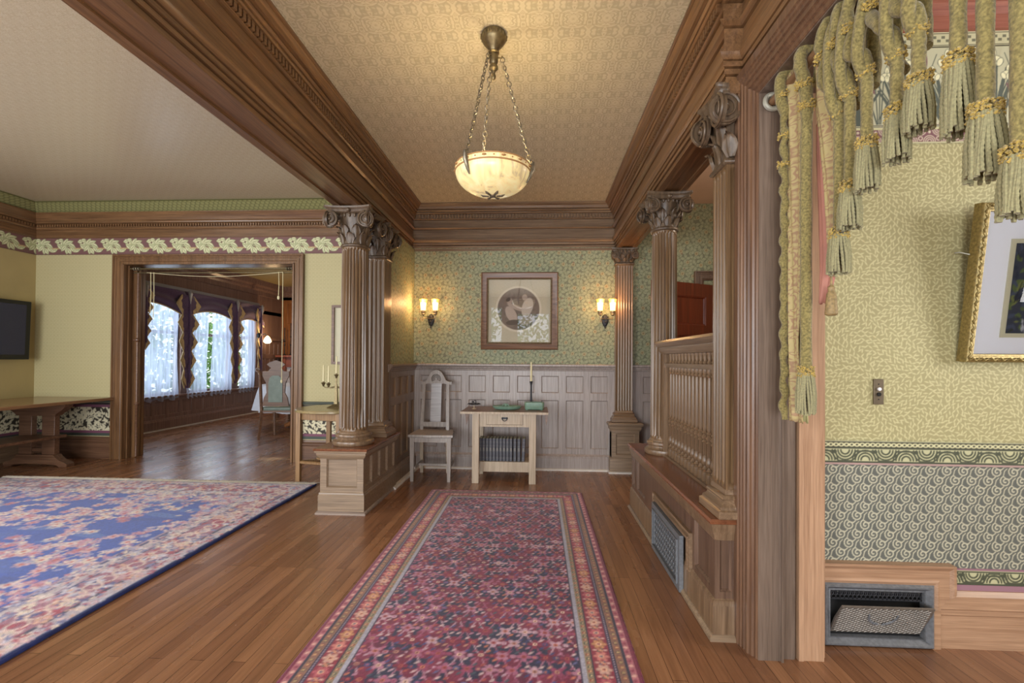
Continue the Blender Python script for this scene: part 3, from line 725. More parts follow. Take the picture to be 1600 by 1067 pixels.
def iris_frieze():
    L, z0 = 1.30, 0; c = Canvas(L, .49, .003, (192, 190, 160)); g1 = (84, 92, 84); pe = (232, 228, 190); mv = (122, 82, 88); dk = (70, 66, 54)
    # lower mauve band with ringed circles 0 .. .07
    c.rect(0, L, 0, .008, (190, 186, 146)); c.rect(0, L, .008, .062, mv)
    for i in range(int(L / .075) + 2):
        x = i * .075
        for y, s_ in ((.010, 1), (.060, -1)):
            xx = x + (.0375 if s_ < 0 else 0)
            for r in (.008, .016, .024): c.ring(xx, y, r, .0035, (206, 192, 170))
        c.ring(x + .0375, .022, .008, .004, (206, 192, 170)); c.ell(x, .05, .006, .006, 0, (206, 192, 170))
    c.rect(0, L, .0, .008, (186, 182, 144)); c.rect(0, L, .062, .07, (200, 196, 152))
    for z in (.074, .081): c.rect(0, L, z, z + .003, dk)
    zb = .088
    for i in range(int(L / .19) + 2):
        x = i * .19 + .03
        # fan of sword leaves
        for k, (dx, hh, bend) in enumerate(((-.075, .14, -.4), (-.06, .19, -.25), (-.045, .23, -.12), (-.028, .20, -.25), (-.012, .27, -.03), (0, .24, 0), (.012, .27, .03), (.028, .20, .25), (.045, .23, .12), (.06, .19, .25), (.075, .14, .4))):
            pts = [(x + dx * (.25 + .75 * t) + bend * .06 * t * t, zb + .004 + hh * t) for t in [q / 8 for q in range(9)]]
            c.line(pts, .022, g1, .008)
        c.ell(x, zb + .05, .05, .055, 0, g1)
        for fx, fz, sc in ((x, zb + .272, 1.0), (x - .062, zb + .21, .8), (x + .062, zb + .21, .8)):
            c.line([(fx, fz - .02), (x + (fx - x) * .4, zb + .1)], .006, g1)
            for dx, dz, a, l in ((0, .022, PI / 2, .026), (-.02, .0, .6, .022), (.02, .0, -.6, .022), (-.026, -.012, 2.0, .018), (.026, -.012, 1.1, .018), (0, -.016, PI / 2, .018)):
                c.ell(fx + dx * sc, fz + dz * sc, (l + .003) * sc, .0135 * sc, a, g1, False); c.ell(fx + dx * sc, fz + dz * sc, l * sc, .011 * sc, a, pe, False)
            c.line([(fx, fz - .01), (fx, fz + .03 * sc)], .003, (160, 164, 124))
        xc = x + .095
        c.line([(xc, zb), (xc + .004, zb + .26)], .005, g1); c.ell(xc + .004, zb + .27, .034, .008, PI / 2, mv)
        c.line([(xc - .01, zb), (xc - .045, zb + .12), (xc + .02, zb + .2)], .007, g1); c.ell(xc - .03, zb + .15, .022, .007, -1.0, mv)
        c.line([(xc, zb + .02), (xc + .04, zb + .10), (xc - .02, zb + .19)], .006, g1)
        c.line([(xc + .006, zb), (xc + .02, zb + .22), (xc + .05, zb + .3)], .006, g1, .003); c.line([(xc - .006, zb), (xc - .02, zb + .22), (xc - .05, zb + .3)], .006, g1, .003)
    zt = zb + .325
    c.rect(0, L, zt, zt + .08, (196, 192, 156))
    c.rect(0, L, zt + .004, zt + .008, dk); c.rect(0, L, zt + .013, zt + .016, dk)
    for i in range(int(L / .018) + 1):
        x = i * .018
        for k in range(2):
            if (i + k) % 2: c.rect(x, x + .014, zt + .028 + k * .014, zt + .040 + k * .014, (112, 112, 92))
    c.rect(0, L, zt + .062, zt + .066, dk)
    return c
iris_frieze().mesh('trim_26', (1.17, 2.144, 2.172), (1, 0, 0), (0, 0, 1), 'pat', None, 'structure')
mb = MB(); mb.sweep([(0, 2.655), (.02, 2.66), (.02, 2.72), (.03, 2.73), (.04, 2.76), (.04, 2.80), (.06, 2.82), (.09, 2.87), (.11, 2.92), (0, 2.92)], (1.17, 2.15), (4.45, 2.15), (0, -1)); struct('trim_27', mb, 'roselath')
# baseboard, jogged up round the register
mb = MB()
BP = [(0, 0), (.02, 0), (.02, .14), (.024, .145), (.024, .165), (.03, .172), (.03, .225), (.024, .235), (.018, .245), (0, .245)]
mb.sweep(BP, (1.70, 2.15), (4.45, 2.15), (0, -1))
prof = [(0, .0), (0, .034), (.012, .040), (.022, .036), (.062, .036), (.075, .044), (.085, .044), (.085, 0)]   # (distance outward from register, proud)
i0 = len(mb.v)
xi, zi = 1.688, .272
rows = [[(1.17, 2.15 - d, zi + u) for u, d in prof], [(xi + u, 2.15 - d, zi + u) for u, d in prof], [(xi + u, 2.15 - d, .16 + u * .9) for u, d in prof]]
mb.grid(rows)
mb.box(1.17, 1.232, 2.12, 2.15, 0, .28); mb.box(1.688, 1.72, 2.12, 2.15, 0, .28)
struct('baseboard_right', mb, 'fir_x')

# ---- dining room shell
slab('wall_left.003', -6.5, -6.28, 5.6, 6.15, 0, 3.05, 'wallplain')
def dining_left():
    mb = MB(); x0, x1 = -6.42, -6.28
    mb.box(x0, x1, 6.1, 11.4, 0, .56); mb.box(x0, x1, 6.1, 11.4, 2.22, 3.0); mb.box(x0, x1, 10.18, 11.4, .5, 2.3)
    for y in (8.12, 9.52): mb.box(x0, x1, y - .09, y + .09, .5, 2.3)
    return obj('wall_left.004', mb, 'dining', None, 0, 'structure')
dining_left()
slab('wall_back.007', -6.4, -1.0, 11.3, 11.42, 0, 3.0, 'mahog')
slab('wall_right.002', -1.3, -1.2, 5.6, 11.4, 0, 3.0, 'dining')
mb = MB(); hs = []
y = .14
while y < 5.0: hs.append((y, y + .24, .13 + .12, .50 - .03)); y += .30
panels(mb, (-6.26, 6.1), (0, 1), (1, 0), 5.2, 0, .56, hs, .012, .010)
mb.sweep([(0, .52), (.02, .525), (.03, .54), (.05, .55), (.05, .575), (0, .58)], (-6.26, 6.1), (-6.26, 11.3), (1, 0)); mb.sweep([(0, 0), (.03, 0), (.03, .15), (.015, .19), (0, .19)], (-6.26, 6.1), (-6.26, 11.3), (1, 0))
hs = [(y_, y_ + .14, .70, 1.20) for y_ in (.06, .24, .42, .60, .78)] + [(y_, y_ + .14, 1.30, 1.55) for y_ in (.06, .24, .42, .60, .78)]
panels(mb, (-6.26, 10.2), (0, 1), (1, 0), 1.1, .58, 1.62, hs, .012, .010); mb.box(-6.28, -6.2, 10.2, 11.3, 1.62, 1.68)
struct('trim_28', mb, 'dining')
mb = MB(); mb.sweep([(0, 0), (.02, 0), (.02, .015), (0, .02)], (-6.23, 6.1), (-6.23, 11.3), (1, 0)); struct('trim_29', mb, 'toe')
mb = MB(); DC = [(0, 2.62), (.02, 2.63), (.02, 2.72), (.05, 2.76), (.06, 2.80), (.10, 2.84), (.12, 2.95), (0, 2.95)]
mb.sweep(DC, (-6.28, 5.6), (-6.28, 11.3), (1, 0), 0, 1); mb.sweep(DC, (-6.28, 11.3), (-1.3, 11.3), (0, -1), 1, 0); struct('trim_30', mb, 'dining')
mb = MB(); mb.box(-6.27, -6.2, 6.2, 10.25, 2.36, 2.43); struct('trim_31', mb, plain('pale_valance_rail', (150, 148, 150), .5))
mb = MB(); hs = []
for k in range(9): hs += [(.15 + .5 * k, .55 + .5 * k, .9, 1.9), (.15 + .5 * k, .55 + .5 * k, .15, .7), (.15 + .5 * k, .55 + .5 * k, 2.05, 2.55)]
panels(mb, (-6.28, 11.28), (1, 0), (0, -1), 4.9, 0, 2.7, hs, .012, .010); struct('trim_32', mb, wood('warm_orange_oak', (128, 78, 40), (176, 118, 68), 'z', .35))  # orange-toned wood for the far dining panels
# the three dining windows
for i, (ya, yb) in enumerate(((6.1, 8.03), (8.21, 9.43), (9.61, 10.18))):
    mb = MB(); x = -6.36
    mb.box(x - .03, x + .03, ya, ya + .05, .56, 2.22); mb.box(x - .03, x + .03, yb - .05, yb, .56, 2.22); mb.box(x - .03, x + .03, ya, yb, .56, .62); mb.box(x - .03, x + .03, ya, yb, 2.16, 2.22); mb.box(x - .03, x + .03, ya, yb, 1.62, 1.67)
    if i == 0: mb.box(x - .03, x + .03, 7.03, 7.09, .56, 2.22)
    o = obj('window_%d' % (3 + i), mb, 'oak_z', None, 0, 'structure')
    g = MB(); g.face([(x, ya, .56), (x, yb, .56), (x, yb, 2.22), (x, ya, 2.22)]); obj('pane', g, 'glass', o, 0)

# ================================================================== columns, piers, balustrade
def flute_ring(cx, cy, r, z, n, m, dep):
    out = []
    for k in range(n * m):
        a = 2 * PI * k / (n * m); t = (k % m) / m
        f = max(0, math.sin(PI * (t * 1.25))) if t < .8 else 0
        out.append((cx + (r - dep * f) * math.cos(a), cy + (r - dep * f) * math.sin(a), z))
    return out
def round_shaft(mb, cx, cy, r0, r1, z0, z1, n=24):
    rows = []; m = 6; dep = .014 * r0 / .115
    for z, k in ((z0, 0), (z0 + .012, 0), (z0 + .018, .6), (z0 + .03, 1)): rows.append(flute_ring(cx, cy, r0, z, n, m, dep * k))
    for q in range(1, 9):
        t = q / 9; rr = r0 + (r1 - r0) * (t ** 1.4); rows.append(flute_ring(cx, cy, rr, z0 + .03 + (z1 - z0 - .06) * t, n, m, dep))
    for z, k in ((z1 - .03, 1), (z1 - .018, .6), (z1 - .012, 0), (z1, 0)): rows.append(flute_ring(cx, cy, r1, z, n, m, dep * k))
    b = mb.grid(rows, cu=True); N = n * m; mb.cap([b + k for k in range(N)][::-1]); mb.cap([b + (len(rows) - 1) * N + k for k in range(N)])
def sq_shaft(mb, x0, x1, y0, y1, z0, z1, nf=5, dep=.010):
    """rectangular fluted pilaster shaft"""
    def outline(k):
        pts = []
        def side(a, b, nrm):
            L = math.hypot(b[0] - a[0], b[1] - a[1]); t = ((b[0] - a[0]) / L, (b[1] - a[1]) / L); w_ = L / (nf + .35); off = w_ * .35 / 2
            pts.append(a)
            for i in range(nf):
                s0 = off + i * w_ + w_ * .14
                for q in range(7):
                    u = s0 + w_ * .72 * q / 6; d = -dep * k * math.sin(PI * q / 6)
                    pts.append((a[0] + t[0] * u + nrm[0] * d, a[1] + t[1] * u + nrm[1] * d))
        side((x0, y0), (x1, y0), (0, -1)); side((x1, y0), (x1, y1), (1, 0)); side((x1, y1), (x0, y1), (0, 1)); side((x0, y1), (x0, y0), (-1, 0))
        return pts
    rows = []
    for z, k in ((z0, 0), (z0 + .014, 0), (z0 + .022, .6), (z0 + .035, 1), (z1 - .035, 1), (z1 - .022, .6), (z1 - .014, 0), (z1, 0)):
        rows.append([(p[0], p[1], z) for p in outline(k)])
    b = mb.grid(rows, cu=True); N = len(rows[0]); mb.cap([b + k for k in range(N)][::-1]); mb.cap([b + 7 * N + k for k in range(N)])
def volute(mb, c, ux, uy, nx, ny, R0, tr, hand=1):
    """spiral scroll in the vertical plane spanned by (ux,uy) and z"""
    pts = []; rad = []
    N = 44
    for i in range(N + 1):
        t = i / N; r = R0 * (1 - t) ** .85 * .92 + R0 * .10; a = PI * .55 + hand * t * 2 * PI * 2.3
        pts.append((c[0] + ux * r * math.cos(a) + nx * .004 * t * 3, c[1] + uy * r * math.cos(a) + ny * .004 * t * 3, c[2] + r * math.sin(a))); rad.append(tr * (1 - .55 * t))
    mb.tube(pts, rad, 7)
    # web behind and eye
    rows = []
    for rr, d in ((R0 * 1.0, -.018), (R0 * 1.0, -.004), (R0 * .3, .002), (.001, .002)):
        rows.append([(c[0] + ux * rr * math.cos(2 * PI * k / 20) + nx * d, c[1] + uy * rr * math.cos(2 * PI * k / 20) + ny * d, c[2] + rr * math.sin(2 * PI * k / 20)) for k in range(20)])
    mb.grid(rows, cu=True)
    mb.sphere((c[0] + nx * .008, c[1] + ny * .008, c[2]), R0 * .2, 8)
def acanthus(mb, cx, cy, ang, r, z0, h, w_, curl=.03):
    rows = []; ca, sa = math.cos(ang), math.sin(ang)
    prof = [(0, 0, .5), (.25, .004, .8), (.5, .008, 1.0), (.75, .016, .85), (.92, .7 * curl, .6), (1.0, curl, .35), (.97, curl * 1.3, .15)]
    for i, (t, o, ww) in enumerate(prof):
        row = []
        for j in range(9):
            s_ = (j - 4) / 4; lob = 1 + .16 * (1 if j % 2 else -1) * (1 if abs(s_) > .4 else .2)
            rr = r + o - .012 * s_ * s_ + (.004 if j == 4 else 0) + (.003 if j % 2 else -.001)
            u = s_ * w_ / 2 * ww * lob
            row.append((cx + rr * ca - u * sa, cy + rr * sa + u * ca, z0 + h * t - .012 * abs(s_) * (1 if t > .3 else 0)))
        rows.append(row)
    mb.grid(rows)
    back = [[(p[0] - ca * .008, p[1] - sa * .008, p[2]) for p in row] for row in rows]; mb.grid(back)
def capital(parent, cx, cy, r, z0, z1, square=None, arms=(0, 1, 2, 3), sc=1.0, tag_=None):
    """carved capital: necking, bell with acanthus, corner scrolls, egg band, concave abacus"""
    h = z1 - z0; mb = MB()
    W = r * 1.72; wy = W
    if square: hx, hy = square[0] / 2, square[1] / 2; W, wy = hx * 1.5, hy * 1.5
    if not square:
        mb.lathe([(r, z0 - .004), (r + .010, z0), (r + .014, z0 + .010), (r + .010, z0 + .02), (r, z0 + .024), (r * .98, z0 + .05), (r * .98, z0 + h * .45), (r * 1.12, z0 + h * .62), (r * 1.25, z0 + h * .8), (r * 1.25, z1 - .05)], cx, cy, 28)
    else:
        mb.sqlathe([(0, z0 - .004), (.010, z0), (.014, z0 + .010), (.010, z0 + .02), (0, z0 + .024), (-.002, z0 + .06), (-.002, z0 + h * .45), (.010, z0 + h * .62), (.024, z0 + h * .8), (.024, z1 - .05)], cx - hx, cx + hx, cy - hy, cy + hy)
    # abacus, concave sides with clipped corners
    def ab(W_, wy_, z):
        out = []
        for q in range(4):
            for t in [i / 6 for i in range(7)]:
                s_ = -1 + 2 * t; dip = .14 * (1 - s_ * s_)
                u = s_ * .93
                p = [(u, -(1 - dip)), (1 - dip, u), (-u, 1 - dip), (-(1 - dip), -u)][q]
                out.append((cx + p[0] * W_, cy + p[1] * wy_, z))
        return out
    ez = max(0, 0)
    rows = [ab(W * .90, wy * .90, z1 - .048), ab(W * .96, wy * .96, z1 - .040), ab(W * .96, wy * .96, z1 - .028), ab(W * 1.02, wy * 1.02, z1 - .020), ab(W * 1.06, wy * 1.06, z1 - .014), ab(W * 1.06, wy * 1.06, z1), ab(W * .7, wy * .7, z1)]
    b = mb.grid(rows, cu=True); n = len(rows[0]); mb.cap([b + k for k in range(n)][::-1]); mb.cap([b + 6 * n + k for k in range(n)])
    # egg band
    ne = 20
    for k in range(ne):
        a = 2 * PI * k / ne; rr = r * 1.27
        if square:
            s_ = max(abs(math.cos(a)), abs(math.sin(a))); px, py = cx + math.cos(a) / s_ * (hx + .03), cy + math.sin(a) / s_ * (hy + .03)
        else: px, py = cx + rr * math.cos(a), cy + rr * math.sin(a)
        mb.sphere((px, py, z0 + h * .80), .013, 6, 1, 1, 1.5)
    # leaves
    nl = 8
    for tier, (zz, hh, off) in enumerate(((z0 + .024, h * .30, 0), (z0 + .03 + h * .14, h * .34, PI / nl))):
        for k in range(nl):
            a = 2 * PI * k / nl + off
            if square:
                s_ = max(abs(math.cos(a)), abs(math.sin(a))); lr = math.hypot(math.cos(a) / s_ * hx, math.sin(a) / s_ * hy) + .004
            else: lr = r + .004
            acanthus(mb, cx, cy, a, lr, zz, hh, 2 * PI * (r if not square else max(hx, hy)) / nl * 1.0, .035 * sc)
    # rosette in the middle of each abacus side
    for q in range(4):
        a = q * PI / 2; d = W * .88 if q % 2 == 0 else wy * .88
        mb.sphere((cx + d * math.cos(a), cy + d * math.sin(a), z1 - .03), .018, 8)
    o = obj('capital', mb, 'carved', parent, 50)
    R0 = h * .205
    for q in arms:
        ax, ay = ((1, 1), (-1, 1), (-1, -1), (1, -1))[q]
        vb = MB(); vx, vy = cx + ax * W * .80, cy + ay * wy * .80; zc = z1 - .045 - R0
        volute(vb, (vx, vy + ay * .026, zc), 1, 0, 0, ay, R0, .0085 * sc, 1 if ax * ay < 0 else -1)
        volute(vb, (vx + ax * .026, vy, zc), 0, 1, ax, 0, R0, .0085 * sc, 1 if ax * ay > 0 else -1)
        obj('volute', vb, 'carved', o, 50)
    return o
def round_base(parent, cx, cy, r, z0, mat='beam_x'):
    mb = MB(); mb.lathe([(r * 1.36, z0), (r * 1.42, z0 + .006), (r * 1.45, z0 + .02), (r * 1.42, z0 + .034), (r * 1.34, z0 + .040), (r * 1.22, z0 + .046), (r * 1.16, z0 + .058), (r * 1.18, z0 + .066), (r * 1.26, z0 + .072), (r * 1.27, z0 + .082), (r * 1.22, z0 + .092), (r * 1.1, z0 + .096), (r * 1.08, z0 + .104), (r * 1.0, z0 + .115)], cx, cy, 40)
    return obj('base', mb, mat, parent, 40)
def sq_base(parent, x0, x1, y0, y1, z0, mat='beam_x', s_=1.0):
    mb = MB(); mb.sqlathe([(.042 * s_, z0), (.046 * s_, z0 + .004), (.046 * s_, z0 + .034), (.036 * s_, z0 + .04), (.034 * s_, z0 + .052), (.022 * s_, z0 + .062), (.016 * s_, z0 + .075), (.022 * s_, z0 + .083), (.016 * s_, z0 + .095), (.006 * s_, z0 + .1), (.004 * s_, z0 + .112), (0, z0 + .12)], x0, x1, y0, y1)
    return obj('base', mb, mat, parent, 40)

SOF = 2.452
# left round column
t = wthing('fluted_column', 'round fluted oak column with scrolled capital at the front end of the left panelled pier', 'column', (-1.52, 3.86, .515))
round_base(t, -1.52, 3.86, .116, .515, 'oak_z'); mb = MB(); round_shaft(mb, -1.52, 3.86, .116, .106, .63, 2.13); obj('shaft', mb, 'shaft', t, 40)
capital(t, -1.52, 3.86, .106, 2.13, SOF - .012); mb = MB(); mb.box(-1.60, -1.44, 3.78, 3.94, SOF - .014, SOF + .03); obj('impost', mb, 'oak_x', t)
# left square pilaster behind it
t = wthing('fluted_pilaster', 'square fluted pilaster with carved capital just behind the left round column', 'pilaster', (-1.50, 4.30, .515))
sq_base(t, -1.60, -1.385, 4.21, 4.40, .515, 'oak_x'); mb = MB(); sq_shaft(mb, -1.60, -1.385, 4.21, 4.40, .635, 2.13); obj('shaft', mb, 'shaft', t, 40)
capital(t, -1.4925, 4.305, .1, 2.13, SOF - .012, (.215, .19))
# right round column
t = wthing('fluted_column', 'slimmer round fluted column rising from the far end of the balustrade ledge on the right', 'column', (.944, 3.60, .53))
round_base(t, .944, 3.60, .096, .53, 'oak_z'); mb = MB(); round_shaft(mb, .944, 3.60, .096, .089, .64, 2.18); obj('shaft', mb, 'shaft', t, 40)
capital(t, .944, 3.60, .089, 2.18, SOF - .012); mb = MB(); mb.box(.87, 1.02, 3.53, 3.67, SOF - .014, SOF + .03); obj('impost', mb, 'oak_x', t)
# near right pilaster
t = wthing('fluted_pilaster', 'square fluted pilaster with large scrolled capital against the right-hand door casing', 'pilaster', (.944, 2.22, .53))
sq_base(t, .835, 1.05, 2.15, 2.31, .53, 'oak_y'); mb = MB(); sq_shaft(mb, .835, 1.05, 2.15, 2.31, .65, 2.10, 4); obj('shaft', mb, 'shaft', t, 40)
capital(t, .9425, 2.23, .1, 2.10, 2.44, (.215, .16), arms=(1, 2))
# far pilaster on the back wall
t = wthing('fluted_pilaster', 'slender flat fluted pilaster on a panelled pedestal against the green back wall', 'pilaster', (.95, 5.24, 0))
mb = MB(); sq_shaft(mb, .85, 1.03, 5.20, 5.32, .66, 2.26, 6, .007); obj('shaft', mb, 'shaft', t, 40)
sq_base(t, .85, 1.03, 5.20, 5.32, .55, 'oak_x')
capital(t, .94, 5.265, .09, 2.26, SOF - .012, (.18, .13), arms=(2, 3), sc=.8)
mb = MB(); mb.sqlathe([(.005, .0), (.005, .155), (-.002, .165), (-.006, .175)], .79, 1.11, 5.17, 5.31); panels(mb, (.80, 5.165), (1, 0), (0, -1), .30, .17, .47, [(.05, .25, .2, .43)]); mb.box(.80, 1.10, 5.18, 5.3, .17, .47)
mb.box(.80, .803, 5.165, 5.3, .17, .47); mb.box(1.097, 1.10, 5.165, 5.3, .17, .47)
mb.sqlathe([(0, .44), (.004, .455), (.018, .48), (.02, .505), (.034, .515), (.036, .535), (.03, .545), (0, .55)], .80, 1.10, 5.172, 5.31)
obj('pedestal', mb, 'panel_pier', t)
mb = MB(); mb.sqlathe([(.02, 0), (.02, .012), (.008, .02)], .79, 1.11, 5.165, 5.30); obj('toe_moulding', mb, 'toe', t)

# left panelled pier
t = wthing('panelled_pier', 'low panelled oak pier carrying the left column and pilaster beside the blue rug', 'pedestal', (-1.52, 4.08, 0))
X0, X1, Y0, Y1 = -1.70, -1.355, 3.645, 4.46
mb = MB(); panels(mb, (X0, Y0), (1, 0), (0, -1), X1 - X0, .15, .47, [(.05, X1 - X0 - .05, .205, .43)], .016)
panels(mb, (X1, Y0), (0, 1), (1, 0), Y1 - Y0, .15, .47, [(.04 + .2 * k, .04 + .2 * k + .155, .205, .43) for k in range(4)], .016)
panels(mb, (X0, Y1), (0, -1), (-1, 0), Y1 - Y0, .15, .47, [(.05 + .25 * k, .05 + .25 * k + .19, .205, .43) for k in range(3)], .016)
mb.face([(X0, Y1, .15), (X1, Y1, .15), (X1, Y1, .47), (X0, Y1, .47)])
obj('body', mb, 'panel_pier', t)
mb = MB(); mb.sqlathe([(.012, .0), (.012, .145), (.008, .15), (.006, .165), (-.002, .172)], X0, X1, Y0, Y1); obj('plinth', mb, 'panel_pier', t)
mb = MB(); mb.sqlathe([(.028, 0), (.028, .010), (.018, .022), (.012, .024)], X0, X1, Y0, Y1); obj('toe_moulding', mb, 'panel_pale', t)
mb = MB(); mb.sqlathe([(-.01, .425), (.002, .432), (.008, .44), (.020, .452), (.024, .468), (.024, .478), (.034, .482), (.036, .496)], X0, X1, Y0, Y1); obj('cap_moulding', mb, 'panel_pier', t)
mb = MB(); mb.sqlathe([(.034, .494), (.040, .498), (.042, .508), (.038, .515)], X0, X1, Y0, Y1); obj('ledge', mb, 'ledge', t)

# right panelled pier with ledge, register and balustrade (slightly skewed like the photo's wall)
PX = .785
t = wthing('panelled_pier', 'long low panelled pier with red-brown ledge carrying the balustrade on the right', 'pedestal', (.90, 3.0, 0))
Y0, Y1 = 2.14, 3.98; X1 = 1.03
mb = MB()
hs = [(.06, .27, .205, .435), (1.36, 1.64, .205, .435), (1.69, 1.80, .205, .435)]
panels(mb, (PX, Y0), (0, 1), (-1, 0), Y1 - Y0, .15, .48, hs, .016)
panels(mb, (PX, Y0), (1, 0), (0, -1), X1 - PX, .15, .48, [(.022, .072, .205, .435)], .012)
mb.face([(PX, Y1, .15), (X1, Y1, .15), (X1, Y1, .48), (PX, Y1, .48)]); mb.face([(X1, Y0, .15), (X1, Y1, .15), (X1, Y1, .48), (X1, Y0, .48)])
obj('body', mb, 'oak_dark', t)
mb = MB(); mb.sqlathe([(.012, 0), (.012, .145), (.009, .15), (.008, .168), (-.002, .176)], PX, X1, Y0, Y1)
obj('plinth', mb, 'oak_z', t)
mb = MB(); mb.sqlathe([(.028, 0), (.028, .010), (.018, .022), (.012, .024)], PX, X1, Y0, Y1); obj('toe_moulding', mb, 'panel_pier', t)
mb = MB(); mb.sqlathe([(0, .43), (.006, .44), (.006, .455), (.014, .472), (.018, .49), (.020, .508)], PX, X1, Y0, Y1); obj('cap_moulding', mb, 'oak_z', t)
mb = MB(); mb.sqlathe([(.022, .506), (.030, .510), (.032, .520), (.026, .53)], PX, X1, Y0, Y1); obj('ledge', mb, 'ledge', t)
mb = MB()   # moulded surround that steps up over the register
Q_ = [(0, -.004), (0, .018), (.007, .020), (.011, .012), (.024, .012), (.028, .020), (.040, .022), (.046, .006), (.046, -.004)]
mb.grid([[(PX - d, 3.20 - u, .155) for u, d in Q_], [(PX - d, 3.20 - u, .350 - u) for u, d in Q_], [(PX - d, 2.44 + u, .350 - u) for u, d in Q_], [(PX - d, 2.44 + u, .155) for u, d in Q_]])
obj('register_surround', mb, 'oak_y', t)
# floor-level register in the pier
def register(name, label, O, U, N, L, h_, loc, cell=.035, louvre=False):
    t = wthing(name, label, 'vent', loc); mb = MB()
    def P3(u, z, d): return (O[0] + U[0] * u + N[0] * d, O[1] + U[1] * u + N[1] * d, O[2] + z)
    def bar(u0, u1, z0, z1, d0, d1):
        mb.sweep([(d0, O[2] + z0), (d1, O[2] + z0), (d1, O[2] + z1), (d0, O[2] + z1)], P3(u0, 0, 0)[:2], P3(u1, 0, 0)[:2], N)
    w_ = .038
    for (u0, u1, z0, z1) in ((0, L, 0, w_), (0, L, h_ - w_, h_), (0, w_, w_, h_ - w_), (L - w_, L, w_, h_ - w_)): bar(u0, u1, z0, z1, 0, .022)
    for (u0, u1, z0, z1) in ((w_ * .8, L - w_ * .8, w_ * .8, w_), (w_ * .8, L - w_ * .8, h_ - w_, h_ - w_ * .8), (w_ * .8, w_, w_, h_ - w_), (L - w_, L - w_ * .8, w_, h_ - w_)): bar(u0, u1, z0, z1, .02, .030)
    obj('frame', mb, 'iron', t)
    mb = MB(); mb.face([P3(w_, w_, .001), P3(L - w_, w_, .001), P3(L - w_, h_ - w_, .001), P3(w_, h_ - w_, .001)]); obj('duct_shade_panel', mb, 'black', t, 0)  # flat black face colours in the shade of the duct mouth
    mb = MB()
    if not louvre:
        nx = int((L - 2 * w_) / cell); nz = int((h_ - 2 * w_) / cell)
        for i in range(nx):
            for j in range(nz):
                u = w_ + (i + .5) * (L - 2 * w_) / nx; z = w_ + (j + .5) * (h_ - 2 * w_) / nz; r = cell * .55
                pts = [P3(u + r * math.cos(a), z + r * math.sin(a), .010) for a in [2 * PI * q / 12 for q in range(13)]]; mb.tube(pts, .0032, 5)
                s_ = cell * .3
                pts = [P3(u + s_ * (1 - abs(q) * .7) * math.cos(q * 2.2), z + s_ * math.sin(q * 2.2) * .9, .013) for q in [-1, -.6, -.2, .2, .6, 1]]; mb.tube(pts, .0028, 5)
        obj('grille', mb, 'iron', t)
    return t
register('wall_register', 'grey cast iron scrollwork register set low in the right-hand panelled pier', (PX - .014, 3.14, .005), (0, -1), (-1, 0), .60, .295, (PX - .03, 2.85, .0))

# balustrade
t = wthing('balustrade', 'screen of close-set turned balusters with moulded rail above the right-hand ledge', 'balustrade', (.944, 3.05, .53))
mb = MB(); BX = .944
mb.sweep([(0, 1.265), (.045, 1.268), (.05, 1.28), (.06, 1.30), (.06, 1.312), (.075, 1.325), (.082, 1.345), (.075, 1.36), (-.075, 1.36), (-.082, 1.345), (-.06, 1.30), (-.045, 1.268)], (BX, 2.31), (BX, 3.62), (-1, 0)); obj('top_rail', mb, 'oak_y', t)
mb = MB(); mb.box(BX - .03, BX + .03, 2.31, 3.55, 1.185, 1.20); mb.box(BX - .024, BX + .024, 2.31, 3.55, 1.172, 1.185); obj('mid_rail', mb, 'oak_y', t)
mb = MB(); mb.box(BX - .035, BX + .035, 3.47, 3.53, .53, 1.27); obj('end_stile', mb, 'oak_z', t)
mb = MB(); mb.box(BX - .03, BX + .03, 2.31, 3.5, .53, .545); obj('bottom_rail', mb, 'oak_y', t)
bmb = MB(); z = .545
bp = [(.017, z), (.019, z + .004), (.019, z + .05), (.014, z + .054), (.011, z + .06), (.018, z + .068), (.012, z + .078), (.010, z + .086), (.019, z + .10), (.021, z + .115), (.015, z + .135), (.012, z + .145), (.014, z + .15), (.0135, z + .215),
      (.018, z + .222), (.012, z + .232), (.019, z + .243), (.020, z + .25), (.012, z + .262), (.018, z + .272), (.012, z + .282), (.0155, z + .30), (.0145, 1.10), (.012, 1.125), (.018, 1.135), (.012, 1.145), (.017, 1.155), (.017, 1.172)]
bmb.lathe(bp, 0, 0, 12)
first = None
ys = [3.40 - .068 * k for k in range(16)]
for y in ys:
    if first is None: first = obj('baluster', bmb, 'oak_z', t); first.location = (BX, y, 0)
    else: b = first.copy(); b.location = (BX, y, 0); C.objects.link(b)
smb = MB(); smb.lathe([(.012, 1.20), (.016, 1.21), (.011, 1.22), (.014, 1.235), (.014, 1.25), (.018, 1.258), (.018, 1.268)], 0, 0, 10)
first = None
for y in ys:
    if first is None: first = obj('short_spindle', smb, 'oak_z', t); first.location = (BX, y, 0)
    else: b = first.copy(); b.location = (BX, y, 0); C.objects.link(b)

